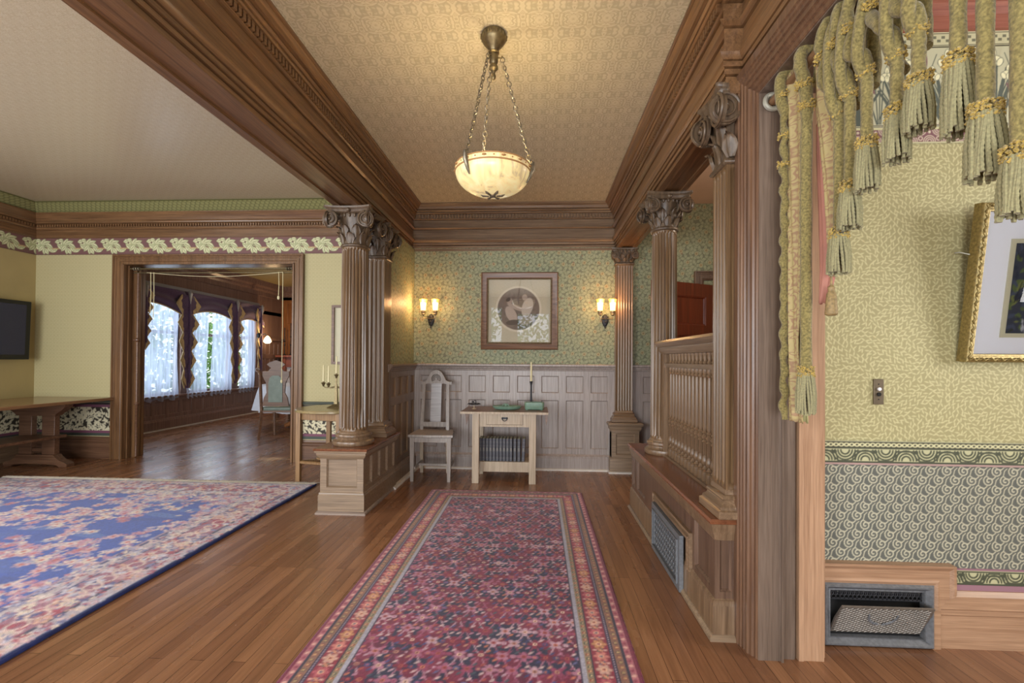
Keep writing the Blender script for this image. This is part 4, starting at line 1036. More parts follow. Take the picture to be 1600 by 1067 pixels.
# mahogany door leaf standing open behind the balustrade
t = thing('door_leaf', 'red-brown panelled door standing open behind the right-hand column and balustrade', 'door', (1.10, 4.62, 0), math.atan2(.34, .62))
mb = MB(); L = .80
panels(mb, (0, -.02), (1, 0), (0, -1), L, .005, 2.0, [(.11, L - .11, .2, .55), (.11, L - .11, .68, 1.10), (.11, L - .11, 1.22, 1.48), (.11, L - .11, 1.58, 1.87)], .018, .02)
mb.box(0, L, -.019, .02, .005, .006); mb.face([(0, .02, .005), (L, .02, .005), (L, .02, 2.0), (0, .02, 2.0)]); mb.face([(0, -.02, 2.0), (L, -.02, 2.0), (L, .02, 2.0), (0, .02, 2.0)]); mb.face([(0, -.02, .005), (0, .02, .005), (0, .02, 2), (0, -.02, 2)]); mb.face([(L, -.02, .005), (L, .02, .005), (L, .02, 2), (L, -.02, 2)])
obj('leaf', mb, 'mahog', t)
mb = MB(); mb.sphere((L - .06, -.055, 1.0), .026, 10); mb.tube([(L - .06, -.02, 1.0), (L - .06, -.045, 1.0)], .01, 8); obj('door_knob', mb, 'brass', t)
mb = MB(); casing(mb, 1.81, 2.7, 2.10, 5.30, .10); struct('trim_33', mb, 'oak_dark')

# ================================================================== rugs
def hall_rug():
    W, L, res = 1.385, 3.75, .0062
    c = Canvas(W, L, res, (40, 34, 68)); g = random.Random(21)
    pinks = [(170, 96, 128), (182, 122, 148), (150, 62, 98), (196, 158, 176)]; reds = [(126, 24, 60), (136, 36, 68), (104, 22, 58)]
    warm = [(198, 116, 90), (186, 136, 116), (170, 78, 70)]; cool = [(72, 72, 128), (98, 96, 146), (58, 60, 112), (66, 82, 96)]
    # crimson abrash patches in the navy field
    p = .088
    nx, ny = int(W / p) + 2, int(L / p) + 2
    for j in range(ny * 2):
        for i in range(nx * 2):
            if g.random() < .34: c.ell(i * p / 2, j * p / 2, .036, .034, g.uniform(0, 3), g.choice(reds), False, .85)
    for j in range(ny):
        for i in range(-1, nx):
            x = i * p + (p / 2 if j % 2 else 0); y = j * p
            for sx, sy in ((1, 1), (-1, 1)): c.line([(x, y), (x + sx * p * .25, y + p * .5 * .6), (x + sx * p / 2, y + p)], .006, g.choice(pinks))
    for j in range(ny):
        for i in range(-1, nx):
            x = i * p + (p / 2 if j % 2 else 0); y = j * p; a0 = 0 if (i + j) % 2 else PI / 4
            A = g.choice(pinks + reds); B = g.choice(warm + [(224, 190, 170)]); D = g.choice(cool)
            for k in range(4):
                a = a0 + k * PI / 2; c.ell(x + .017 * math.cos(a), y + .017 * math.sin(a), .015, .011, a, A)
            c.ell(x, y, .0105, .0105, 0, B); c.ell(x, y, .005, .005, 0, g.choice(reds))
            for k in range(4):
                a = PI / 4 + k * PI / 2; c.ell(x + .040 * math.cos(a), y + .038 * math.sin(a), .015, .006, a + PI / 2 * (k % 2), g.choice([D, g.choice(pinks), g.choice(warm), (206, 176, 180)]), True)
            x2 = x + p / 2
            c.ell(x2, y + g.uniform(-.003, .003), .013, .012, 0, g.choice([D, A])); c.ell(x2, y, .006, .006, 0, g.choice(pinks + warm))
    # borders from the outside in
    def band(d0, d1, col):
        c.rect(d0, W - d0, d0, d1, col); c.rect(d0, W - d0, L - d1, L - d0, col); c.rect(d0, d1, d0, L - d0, col); c.rect(W - d1, W - d0, d0, L - d0, col)
    def along(d, step, fn):
        for k in range(int(L / step) + 1):
            y = k * step
            if d < y < L - d: fn(d, y, 0, k); fn(W - d, y, 0, k)
        for k in range(int(W / step) + 1):
            x = k * step
            if d < x < W - d: fn(x, d, 1, k); fn(x, L - d, 1, k)
    band(0, .022, (120, 28, 62)); band(.022, .048, (178, 104, 116)); band(.048, .056, (50, 40, 62)); band(.056, .088, (140, 98, 80)); band(.088, .096, (44, 36, 60)); band(.096, .102, (170, 150, 170)); band(.102, .108, (58, 40, 70))
    band(.108, .182, (140, 36, 60)); band(.182, .188, (44, 42, 58)); band(.188, .212, (150, 128, 100)); band(.212, .217, (48, 52, 62)); band(.217, .236, (168, 164, 182)); band(.236, .241, (60, 44, 70))
    along(.035, .03, lambda x, y, h, k: c.ell(x, y, .010, .008, h * PI / 2 + .7, (222, 172, 160) if k % 2 else (150, 62, 84)))
    along(.072, .032, lambda x, y, h, k: (c.ell(x, y, .011, .010, .7, (70, 60, 60) if k % 2 else (150, 66, 62), True), c.ell(x, y, .005, .005, 0, (214, 178, 120))))
    along(.099, .015, lambda x, y, h, k: c.ell(x, y, .004, .004, 0, (60, 50, 80)))
    along(.200, .026, lambda x, y, h, k: (c.ell(x, y, .010, .008, .8, (62, 78, 72) if k % 2 else (160, 70, 60), True), c.ell(x, y, .004, .004, 0, (220, 190, 140))))
    def big(x, y, h, k):
        A = [(206, 124, 118), (198, 140, 96), (188, 92, 104), (208, 164, 150)][k % 4]
        for q in range(6):
            a = q * PI / 3 + h; c.ell(x + .018 * math.cos(a), y + .018 * math.sin(a), .015, .010, a, A)
        c.ell(x, y, .012, .012, 0, (228, 180, 150)); c.ell(x, y, .006, .006, 0, [(70, 60, 110), (150, 40, 60)][k % 2])
        o = .042
        X_, Y_ = (x + o, y) if h else (x, y + o)
        c.ell(X_, Y_, .018, .007, .8, (108, 110, 140) if k % 2 else (92, 112, 96), True); c.ell(X_, Y_, .018, .007, -.8, (214, 150, 120), True)
        for s_ in (-1, 1):
            c.ell(X_ + (0 if h else s_ * .022), Y_ + (s_ * .022 if h else 0), .009, .006, 0, (214, 168, 160))
    along(.145, .084, big)
    c.speckle(.16, 4); c.speckle(.08, 5, 2, 2)
    rt = wthing('runner_rug', 'crimson and navy floral runner rug lying along the middle of the hall', 'rug', (-.28, 2.4, 0))
    def hm(X, Y):
        e = np.minimum(np.minimum(X, W - X), np.minimum(Y, L - Y)); return np.clip(e / .006, 0, 1) * .008 + .001 * np.sin(X * 40) * np.sin(Y * 9) + .001
    c.mesh('pile', (-.972, .62, .001), (1, 0, 0), (.0, 1, 0), 'rugpat', rt, None, hm, (0, 0, 1))
    mb = MB(); g = random.Random(3)
    for k in range(240):
        x = -.972 + W * (k + .5) / 240; mb.tube([(x, 4.365, .006), (x + g.uniform(-.004, .004), 4.378, .004), (x + g.uniform(-.006, .006), 4.378 + g.uniform(.004, .014), .003)], .0016, 4)
    o = obj('fringe', mb, plain('faded_pink_fringe', (196, 170, 160), .9), rt)
hall_rug()
def blue_rug():
    W, L, res = 3.22, 3.6, .0110      # x from right edge going left
    c = Canvas(W, L, res, (42, 74, 166)); g = random.Random(8)
    pk = [(200, 160, 168), (208, 186, 186), (184, 136, 160), (214, 198, 186), (176, 112, 134)]
    # field sprays: curling stems with clustered blossoms
    for _ in range(190):
        x, y, a = g.uniform(.4, W), g.uniform(.2, L - .4), g.uniform(0, 2 * PI); pts = [(x, y)]
        for q in range(9):
            a += g.uniform(.05, .6) * (1 if _ % 2 else -1); x += .045 * math.cos(a); y += .045 * math.sin(a); pts.append((x, y))
        c.line(pts, .014, (174, 164, 178))
        for (px, py) in pts:
            for k in range(3):
                c.ell(px + g.uniform(-.035, .035), py + g.uniform(-.035, .035), .019, .010, g.uniform(0, 3), g.choice(pk), True)
        for k in (0, 5, 9):
            px, py = pts[k]; A = g.choice(pk)
            for q in range(6): c.ell(px + .026 * math.cos(q * PI / 3), py + .026 * math.sin(q * PI / 3), .02, .013, q * PI / 3, A)
            c.ell(px, py, .014, .014, 0, (186, 90, 90))
    for _ in range(60):
        x, y = g.uniform(.4, W), g.uniform(.2, L - .4); c.ell(x, y, g.uniform(.06, .2), g.uniform(.02, .06), g.uniform(-.3, .3), g.choice([(64, 92, 170), (42, 64, 140), (88, 122, 186)]), False, .5)
    def edge(d0, d1, col):
        c.rect(d0, W, L - d1, L - d0, col); c.rect(d0, d1, 0, L - d0, col)
    edge(0, .44, (156, 132, 154)); edge(.33, .40, (178, 164, 172)); edge(.11, .30, (150, 96, 118)); edge(.03, .10, (172, 160, 172)); edge(.098, .112, (52, 44, 78)); edge(.30, .315, (48, 50, 96)); edge(.405, .42, (60, 60, 110)); edge(0, .026, (34, 48, 104))
    cols = [(206, 176, 176), (190, 150, 160), (166, 52, 76), (214, 196, 180), (72, 72, 128), (150, 60, 84), (196, 190, 204), (120, 120, 160), (204, 160, 140)]
    def scat(d, n, s_, cs):
        for _ in range(n):
            if g.random() < .5: x, y = g.uniform(d[0], d[1]), g.uniform(0, L - d[0])
            else: x, y = g.uniform(d[0], W), L - g.uniform(d[0], d[1])
            a = g.uniform(0, 3)
            if g.random() < .35:
                A = g.choice(cs)
                for q in range(5): c.ell(x + s_ * .9 * math.cos(q * 1.257), y + s_ * .9 * math.sin(q * 1.257), s_ * .7, s_ * .5, q * 1.257, A)
                c.ell(x, y, s_ * .5, s_ * .5, 0, g.choice(cs))
            else: c.ell(x, y, s_ * 1.3, s_ * .55, a, g.choice(cs), True)
    scat((.11, .30), 900, .026, cols); scat((.32, .43), 700, .02, cols[:1] + cols[3:8] + [(214, 200, 196)]); scat((.03, .10), 600, .016, cols)
    for _ in range(46):
        x, y = (.205, _ * .09) if _ < 40 else (.3 + (_ - 40) * .5, L - .205)
        c.ring(x, y, .04, .012, (212, 188, 180))
    scat((.40, .62), 420, .022, pk + [(150, 150, 190)])
    c.speckle(.15, 14); c.speckle(.08, 15, 2, 2)
    rt = wthing('area_rug', 'large cobalt blue rug with pink floral sprays covering the living room floor', 'rug', (-4.0, 2.7, 0))
    def hm(X, Y):
        e = np.minimum(X, L - Y); return np.clip(e / .012, 0, 1) * .012 + .0012 * np.sin(Y * 5) * np.sin(X * 7) + .001
    c.mesh('pile', (-2.115, .84, .001), (-1, 0, 0), (0, 1, 0), 'rugpat', rt, None, hm, (0, 0, 1))
    mb = MB(); pts = [(-2.112 + .004 * math.sin(y * 5), y, .009) for y in [.84 + .1 * k for k in range(37)]]; mb.tube(pts, .009, 8)
    obj('binding', mb, plain('navy_binding', (30, 42, 96), .9, nz=.3, nscale=20), rt)
    mb = MB(); g = random.Random(5)
    for k in range(900):
        x = -2.12 - 3.2 * (k + .5) / 900; dx = g.uniform(-.012, .012); l = g.uniform(.05, .10)
        mb.tube([(x, 4.435, .008), (x + dx * .5, 4.44 + l * .5, .009 + g.uniform(0, .008)), (x + dx, 4.44 + l, .004)], .0032, 4)
    obj('fringe', mb, plain('cream_wool_fringe', (238, 234, 226), .95, nz=.1), rt)
blue_rug()

# ================================================================== hall furniture and fittings
# pendant
PXX, PYY = -.243, 2.49
t = wthing('pendant_lamp', 'lit alabaster bowl lamp hanging on three chains from the patterned hall ceiling', 'lamp', (PXX, PYY, 2.08))
mb = MB(); mb.lathe([(.062, HC + .002), (.066, HC - .008), (.066, HC - .035), (.060, HC - .045), (.05, HC - .06), (.032, HC - .08), (.024, HC - .095), (.030, HC - .10), (.030, HC - .105), (.02, HC - .11), (.023, HC - .12), (.023, HC - .155), (.017, HC - .165), (.024, HC - .178), (.024, HC - .19), (.012, HC - .2), (.008, HC - .215), (.013, HC - .228), (.010, HC - .242), (.002, HC - .25)], PXX, PYY, 24)
for k in range(20):
    a = 2 * PI * k / 20; mb.sphere((PXX + .066 * math.cos(a), PYY + .066 * math.sin(a), HC - .022), .007, 6, 1, 1, 1.6)
for k in range(3):
    a = math.radians(235 + 120 * k); mb.tube([(PXX + .02 * math.cos(a), PYY + .02 * math.sin(a), HC - .13), (PXX + .042 * math.cos(a), PYY + .042 * math.sin(a), HC - .135), (PXX + .045 * math.cos(a), PYY + .045 * math.sin(a), HC - .125)], .005, 6)
obj('canopy', mb, 'brass', t)
mb = MB(); outer = []; 
for i in range(15):
    a = PI / 2 * i / 14; outer.append((max(.002, .197 * math.sin(a)), 2.207 - .122 * math.cos(a)))
prof = outer + [(.199, 2.212), (.197, 2.232), (.191, 2.236), (.186, 2.232), (.184, 2.21), (.165, 2.16), (.1, 2.115), (.002, 2.10)]
mb.lathe(prof, PXX, PYY, 48, False); bowl = obj('bowl', mb, 'alabaster', t)
mb = MB(); mb.torus((PXX, PYY, 2.206), .199, .004, 48, 6); mb.torus((PXX, PYY, 2.237), .196, .003, 48, 6)
for k in range(26):
    a = 2 * PI * k / 26; mb.sphere((PXX + .1985 * math.cos(a), PYY + .1985 * math.sin(a), 2.222), .0085 if k % 2 else .006, 6, 1.5 if k % 2 else .8, 1.5 if k % 2 else .8, .7)
obj('carved_rim', mb, plain('rose_stained_alabaster', (176, 132, 84), .4), bowl)
mb = MB(); mb.lathe([(.002, 2.078), (.014, 2.080), (.018, 2.086), (.03, 2.088), (.045, 2.096), (.062, 2.100)], PXX, PYY, 16)
for k in range(6):
    a = k * PI / 3; mb.tube([(PXX + .02 * math.cos(a), PYY + .02 * math.sin(a), 2.085), (PXX + .05 * math.cos(a), PYY + .05 * math.sin(a), 2.088), (PXX + .066 * math.cos(a), PYY + .066 * math.sin(a), 2.096)], [.006, .009, .003], 6)
obj('finial', mb, 'brassgrey', t)
for k in range(3):
    a = math.radians(235 + 120 * k); top = Vector((PXX + .045 * math.cos(a), PYY + .045 * math.sin(a), HC - .135)); bot = Vector((PXX + .2 * math.cos(a), PYY + .2 * math.sin(a), 2.245))
    mb = MB(); d = (bot - top); n = 26; dn = d.normalized(); s1 = dn.cross(Vector((0, 0, 1))).normalized(); s2 = dn.cross(s1)
    for i in range(n):
        c = top + d * (i + .5) / n; s_ = s1 if i % 2 else s2; hl = d.length / n * .66; w_ = .008 if i % 3 else .012
        pts = [c + dn * (hl * math.cos(q)) + s_ * (w_ * math.sin(q)) for q in [2 * PI * z / 8 for z in range(9)]]; mb.tube(pts, .0026, 5, False)
    obj('chain', mb, 'brassgrey', t)
    mb = MB(); ca, sa = math.cos(a), math.sin(a)
    mb.tube([(bot.x - .006 * ca, bot.y - .006 * sa, 2.262), (bot.x + .012 * ca, bot.y + .012 * sa, 2.25), (bot.x + .010 * ca, bot.y + .01 * sa, 2.215), (bot.x - .008 * ca, bot.y - .008 * sa, 2.17), (bot.x - .02 * ca, bot.y - .02 * sa, 2.145)], [.006, .010, .013, .009, .003], 8)
    obj('hook', mb, 'brassgrey', t)
point('pendant_light', (PXX, PYY, 2.19), 9.5, (1.0, .88, .66), .05)

# sconces
def sconce(x, label, name='wall_sconce'):
    z = 1.66; t = wthing(name, label, 'wall lamp', (x, 5.30, 1.60), 'twin light wall sconces on the hall back wall')
    mb = MB(); rows = []
    for i, (s_, zz) in enumerate(((.1, -.075), (.5, -.06), (.85, -.03), (1, .0), (.95, .03), (.75, .05), (.3, .065), (.05, .07))):
        rows.append([(x + .038 * s_ * math.cos(q), 5.30 - .022 * abs(math.sin(q)) * s_ - .002, z + zz) for q in [PI * k / 10 for k in range(11)]])
    mb.grid(rows)
    for a in range(5): mb.tube([(x, 5.275, z - .05), (x + .03 * (a - 2) / 2, 5.272, z), (x + .036 * (a - 2) / 2, 5.27, z + .05)], [.003, .006, .003], 5)
    mb.sphere((x, 5.272, z - .02), .014, 8); mb.sphere((x, 5.28, z - .082), .010, 8)
    obj('backplate', mb, 'irondark', t)
    for s_ in (-1, 1):
        xx = x + s_ * .068; mb = MB()
        mb.tube([(x, 5.28, z + .01), (x + s_ * .025, 5.23, z + .015), (x + s_ * .06, 5.20, z + .012), (xx, 5.20, z + .02), (xx, 5.20, z + .05)], .0055, 8)
        mb.lathe([(.010, z + .045), (.022, z + .055), (.020, z + .065), (.024, z + .07), (.026, z + .095), (.022, z + .10)], xx, 5.20, 14)
        obj('arm', mb, 'brassgrey', t)
        mb = MB(); mb.lathe([(.024, z + .098), (.028, z + .10), (.031, z + .15), (.035, z + .185), (.032, z + .185), (.028, z + .15), (.024, z + .104)], xx, 5.20, 20, False); o = obj('glass_shade', mb, 'litglass', t)
        mb = MB(); mb.lathe([(.035, z + .185), (.038, z + .20), (.046, z + .222), (.043, z + .222), (.034, z + .20), (.032, z + .187)], xx, 5.20, 20, False); obj('flared_rim', mb, 'amber', o)
        mb = MB(); mb.sphere((xx, 5.20, z + .15), .018, 8, 1, 1, 1.6); obj('bulb', mb, 'bulb', o)
    point('sconce_light', (x - .068, 5.11, z + .17), 3.0, (1.0, .56, .26), .03); point('sconce_light', (x + .068, 5.11, z + .17), 3.0, (1.0, .56, .26), .03)
sconce(-1.205, 'twin amber-glass brass wall sconce to the left of the framed round picture')
sconce(.745, 'twin amber-glass brass wall sconce beside the far pilaster, right of the round picture')
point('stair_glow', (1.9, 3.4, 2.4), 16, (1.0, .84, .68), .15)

# framed picture on the back wall
def wall_picture():
    t = wthing('framed_picture', 'square brown-framed picture of a round sepia scene centred on the back wall', 'picture', (-.207, 5.30, 1.33))
    x0, x1, z0, z1, y = -.636, .222, 1.33, 2.197, 5.298
    P_ = [(0, 0), (0, .022), (.008, .030), (.016, .026), (.058, .020), (.066, .016), (.07, .012), (.07, 0)]
    mb = MB(); rows = [[(x0 + u, y - d, z0 + u) for u, d in P_], [(x1 - u, y - d, z0 + u) for u, d in P_], [(x1 - u, y - d, z1 - u) for u, d in P_], [(x0 + u, y - d, z1 - u) for u, d in P_]]
    mb.grid(rows, cv=True); obj('frame', mb, 'walnut', t)
    mb = MB(); e = .078
    a, b, c, d = x0 + e, x1 - e, z0 + e, z1 - e; n = 38
    for k in range(n):
        f = (k + .5) / n
        for (px, pz, ang) in ((a + (b - a) * f, c, 0), (a + (b - a) * f, d, 0), (a, c + (d - c) * f, 1), (b, c + (d - c) * f, 1)):
            mb.sphere((px, y - .015, pz), .011, 6, 1 if ang == 0 else .7, .6, .7 if ang == 0 else 1)
    obj('leaf_border', mb, plain('dull_gilt_leaf', (112, 96, 66), .5, .3, nz=.4, nscale=90), t)
    W, H_ = b - a, d - c
    cv = Canvas(W, H_, .006, (186, 178, 156)); g = random.Random(2)
    cx, cz = W * .485, H_ * .53; R_ = .235
    cv.ell(cx, cz, R_ + .022, R_ + .022, 0, (206, 198, 178)); cv.ell(cx, cz, R_, R_, 0, (112, 98, 90))
    def inside(x, z, r): return math.hypot(x - cx, z - cz) + r < R_
    for _ in range(260):
        x, z = g.uniform(0, W), g.uniform(0, H_); r = g.uniform(.015, .04)
        if inside(x, z, r): cv.ell(x, z, r, r * .6, g.uniform(0, 3), g.choice([(100, 88, 80), (126, 112, 104), (90, 78, 72)]), False, .5)
    for (dx, dz, a_, b_, an, col) in ((-.08, -.06, .055, .10, .5, (176, 160, 148)), (-.10, .09, .032, .036, 0, (164, 146, 132)), (-.03, .02, .10, .025, -.4, (170, 154, 142)), (.10, .02, .06, .11, -.3, (184, 172, 160)), (.07, .13, .03, .034, 0, (166, 150, 138)), (.10, -.12, .09, .05, .4, (148, 134, 124)), (-.06, -.15, .08, .03, .1, (74, 64, 60)), (-.115, .105, .03, .02, .6, (70, 58, 52))):
        cv.ell(cx + dx, cz + dz, a_, b_, an, col)
    cv.speckle(.05, 2)
    cv.mesh('print', (a, y - .006, c), (1, 0, 0), (0, 0, 1), 'artpat', t)
    mb = MB(); mb.face([(a, y - .0125, c), (b, y - .0125, c), (b, y - .0125, d), (a, y - .0125, d)]); obj('glass', mb, 'glass_old', t, 0)
wall_picture()

# hall chair
def hall_chair():
    t = wthing('hall_chair', 'tall-backed grey oak chair with carved crest left of the side table', 'chair', (-1.07, 4.85, 0))
    xl, xr, yf, yb, xbl, xbr = -1.262, -.850, 4.66, 5.03, -1.245, -.945
    mb = MB(); 
    rows = []
    out = [(-1.28, 4.64), (-1.05, 4.625), (-.83, 4.64), (-.86, 4.85), (-.90, 5.05), (-1.09, 5.055), (-1.27, 5.05), (-1.275, 4.85)]
    for s_, z in ((.98, .44), (1, .446), (1, .462), (.985, .468), (.8, .462)): rows.append([(-1.065 + (x + 1.065) * s_, 4.85 + (y - 4.85) * s_, z) for x, y in out])
    b = mb.grid(rows, cu=True); mb.cap([b + k for k in range(8)][::-1]); mb.cap([b + 32 + k for k in range(8)]); obj('seat', mb, 'chairgrey', t)
    mb = MB(); mb.box(-1.24, -.88, 4.665, 4.685, .39, .44); mb.box(-1.24, -.93, 5.0, 5.02, .39, .44); mb.box(-1.25, -1.23, 4.68, 5.02, .39, .44); mb.box(-.90, -.88, 4.68, 5.02, .39, .44); obj('apron', mb, 'chairgrey', t)
    for x in (-1.243, -.872): mb = MB(); mb.frustum((x, 4.675, 0), .030, .030, (x, 4.675, .44), .045, .042); obj('leg', mb, 'chairgrey', t)
    for x, s_ in ((-1.235, 1), (-.955, -1)):
        mb = MB(); mb.frustum((x, 5.05, 0), .03, .03, (x, 5.03, .44), .036, .04); obj('leg', mb, 'oldpine', t)
        mb = MB(); mb.frustum((x, 5.03, .44), .034, .036, (x + .012 * s_, 5.09, .96), .030, .024); obj('back_post', mb, 'chairgrey', t)
    mb = MB(); mb.box(-1.235, -1.215, 4.69, 5.03, .115, .14); mb.box(-.90, -.88, 4.69, 5.03, .115, .14); mb.box(-1.22, -.885, 4.84, 4.865, .118, .142); obj('stretcher', mb, 'chairgrey', t)
    mb = MB(); mb.box(-1.225, -.965, 5.03, 5.055, .495, .545); obj('lower_rail', mb, 'chairgrey', t)
    # crest: shouldered arch
    cx = -1.095; pts = [(-.168, .945), (-.172, .975), (-.135, .975), (-.105, .99), (-.085, 1.03), (-.062, 1.07), (-.03, 1.095), (0, 1.102), (.03, 1.095), (.062, 1.07), (.085, 1.03), (.105, .99), (.135, .975), (.172, .975), (.168, .945), (.12, .945), (.085, .955), (.06, .95), (-.06, .95), (-.085, .955), (-.12, .945)]
    mb = MB(); mb.prism([(cx + x, z) for x, z in pts], 'y', 5.078, 5.10); cr = obj('crest_rail', mb, 'chairgrey', t, 30)
    mb = MB(); R3 = random.Random(1)
    for r in (.018, .034, .048):
        for k in range(int(r * 380)):
            a = PI * k / (int(r * 380) - 1) * 1.3 - .45; mb.sphere((cx + r * math.cos(a), 5.075, 1.005 + r * math.sin(a)), .0058, 6)
    obj('carving', mb, 'carved', cr, label='pierced foliage carving in the crest')
    mb = MB(); mb.prism([(cx - .058, .53), (cx + .058, .53), (cx + .062, .955), (cx - .050, .955)], 'y', 5.055, 5.068); i0 = 0
    for k in range(len(mb.v)): x, y, z = mb.v[k]; mb.v[k] = (x, y + (z - .53) * .05, z)
    obj('splat', mb, 'splat', t, 0)
hall_chair()

# side table in the hall
t = wthing('hall_table', 'pale oak drop-leaf table with drawer and lower shelf against the back wall', 'table', (-.32, 4.86, 0))
mb = MB(); mb.box(-.752, .108, 4.60, 5.12, .688, .708); obj('top', mb, 'toptable', t, bevel=.003)
mb = MB(); mb.box(-.752, .108, 4.594, 4.60, .686, .708); obj('edge_band', mb, 'oldpine', t)
for x, y in ((-.605, 4.67), (-.045, 4.67), (-.605, 5.05), (-.045, 5.05)): mb = MB(); mb.box(x - .034, x + .034, y - .028, y + .028, 0, .688); obj('leg', mb, 'oldpine', t, bevel=.003)
mb = MB(); mb.box(-.572, -.078, 4.66, 4.68, .555, .575); mb.box(-.572, -.078, 5.04, 5.06, .56, .688); mb.box(-.60, -.58, 4.69, 5.03, .56, .688); mb.box(-.07, -.05, 4.69, 5.03, .56, .688); mb.box(-.572, -.50, 4.66, 4.68, .575, .688); mb.box(-.14, -.078, 4.66, 4.68, .575, .688); obj('apron', mb, 'oldpine', t)
mb = MB(); mb.box(-.498, -.142, 4.652, 4.68, .578, .684); dr = obj('drawer', mb, 'oldpine', t, bevel=.002)
mb = MB(); mb.torus((-.32, 4.64, .640), .024, .004, 16, 6, 'y', PI, 2 * PI); mb.sphere((-.344, 4.645, .642), .007, 8); mb.sphere((-.296, 4.645, .642), .007, 8); mb.box(-.35, -.29, 4.648, 4.652, .632, .652); obj('pull', mb, 'irondark', dr)
mb = MB(); mb.box(-.60, -.05, 4.76, 5.06, .172, .19); obj('shelf', mb, 'oldpine', t)
mb = MB(); mb.box(-.572, -.078, 4.76, 4.775, .09, .172); obj('shelf_rail', mb, 'oldpine', t)
for x in (-.70, .085):
    mb = MB(); mb.prism([(x - .012, .688), (x + .022, .688), (x + .016, .62), (x + .004, .575), (x - .006, .62)], 'y', 4.66, 4.675); obj('leaf_bracket', mb, 'walnut', t)
# books on the shelf
proto = None
for k in range(13):
    x = -.575 + .0345 * k + (.006 * (k - 9) if k > 9 else 0); h_ = .226 + (.003 if k % 3 == 0 else 0)
    lab = 'slate-grey bound volume, %s on the shelf of the pale hall table' % ('first from the left', 'second from the left', 'third from the left', 'fourth from the left', 'fifth from the left', 'sixth from the left', 'middle one', 'sixth from the right', 'fifth from the right', 'fourth from the right', 'third from the right', 'second from the right', 'last on the right')[k]
    if proto is None:
        proto = thing('book', lab, 'book', (x, 4.86, .19), 0, 'matching grey volumes under the hall table')
        mb = MB(); mb.prism([(-.0155, -.06), (-.010, -.066), (.010, -.066), (.0155, -.06), (.0155, .09), (-.0155, .09)], 'z', 0, .226); obj('cover', mb, 'book', proto, 20)
        mb = MB()
        for z in (.03, .10, .15, .19): mb.box(-.013, .013, -.0675, -.064, z, z + .004)
        mb.box(-.010, .010, -.0675, -.065, .106, .135); mb.box(-.0004, .0004, -.0668, -.064, .03, .194); obj('spine_bands', mb, 'bookgold', proto)
        mb = MB(); mb.box(-.0125, .0125, -.058, .088, .2262, .2275); obj('page_edges', mb, 'mat_cream', proto)
    else:
        d = dup(proto, (x, 4.86, .19)); d['group'] = 'matching grey volumes under the hall table'
        d['label'] = lab
        if k == 12: d.rotation_euler = (0, .035, 0); d.location = (x + .002, 4.86, .19)
# things on the hall table
t = wthing('tray_stand', 'small dark wire basket on a pedestal at the left end of the hall table', 'stand', (-.65, 4.86, .708))
mb = MB(); mb.lathe([(.026, .708), (.022, .714), (.006, .720), (.006, .748), (.02, .752)], -.65, 4.86, 14); obj('stem', mb, 'oldpine', t)
mb = MB(); mb.torus((-.65, 4.86, .762), .062, .003, 24, 5); mb.torus((-.65, 4.86, .756), .045, .003, 24, 5)
for k in range(10): a = k * PI / 5; mb.tube([(-.65, 4.86, .752), (-.65 + .062 * math.cos(a), 4.86 + .062 * math.sin(a), .762), (-.65 + .07 * math.cos(a + .3), 4.86 + .07 * math.sin(a + .3), .756)], .0025, 5)
for k in range(5): a = k * 1.26; mb.torus((-.65 + .018 * math.cos(a), 4.86 + .018 * math.sin(a), .782), .013, .0022, 12, 5, 'xyz'[k % 3])
obj('basket', mb, 'irondark', t)
t = wthing('oval_dish', 'low ribbed green oval dish with a knob in the middle of the hall table', 'dish', (-.31, 4.84, .708))
mb = MB(); rows = []
for r, z in ((.5, .708), (.85, .714), (1.0, .732), (1.02, .744), (.98, .748), (.9, .742), (.6, .738), (.05, .738)): rows.append([(-.31 + .142 * r * math.cos(a) * (1 + .02 * math.cos(20 * a)), 4.84 + .085 * r * math.sin(a) * (1 + .02 * math.cos(20 * a)), z) for a in [2 * PI * k / 60 for k in range(60)]])
b = mb.grid(rows, cu=True); mb.cap([b + k for k in range(60)][::-1]); mb.cap([b + 7 * 60 + k for k in range(60)]); obj('dish', mb, 'greenpot', t)
mb = MB(); mb.sphere((-.32, 4.84, .752), .017, 10); mb.sphere((-.295, 4.84, .747), .012, 8); mb.sphere((-.35, 4.835, .747), .011, 8); mb.tube([(-.36, 4.84, .745), (-.34, 4.84, .765), (-.31, 4.84, .765), (-.28, 4.84, .745)], .005, 6); obj('figured_knob', mb, 'greenpot', t)
t = wthing('planter', 'matt green rectangular pottery planter on the right side of the hall table', 'planter', (-.03, 4.84, .708))
mb = MB(); x0, x1, y0, y1 = -.125, .065, 4.79, 4.89
def rr(e, z, c=.015):
    return [(x0 - e + c, y0 - e, z), (x1 + e - c, y0 - e, z), (x1 + e, y0 - e + c, z), (x1 + e, y1 + e - c, z), (x1 + e - c, y1 + e, z), (x0 - e + c, y1 + e, z), (x0 - e, y1 + e - c, z), (x0 - e, y0 - e + c, z)]
rows = [rr(-.006, .712), rr(0, .72), rr(.004, .775), rr(.004, .786), rr(-.006, .788), rr(-.010, .73)]
b = mb.grid(rows, cu=True); mb.cap([b + k for k in range(8)][::-1]); mb.cap([b + 40 + k for k in range(8)])
for x in (-.105, .045):
    for y in (4.80, 4.88): mb.box(x - .012, x + .012, y - .008, y + .008, .708, .714)
obj('body', mb, 'greenpot', t, bevel=.003)
t = wthing('candlestick', 'slim dark candlestick holding one ivory candle behind the green planter', 'candlestick', (-.065, 4.955, .708))
mb = MB(); mb.lathe([(.045, .708), (.042, .716), (.02, .722), (.013, .76), (.010, .85), (.009, .95), (.014, .975), (.018, .99), (.014, .995)], -.065, 4.955, 16); obj('holder', mb, 'irondark', t)
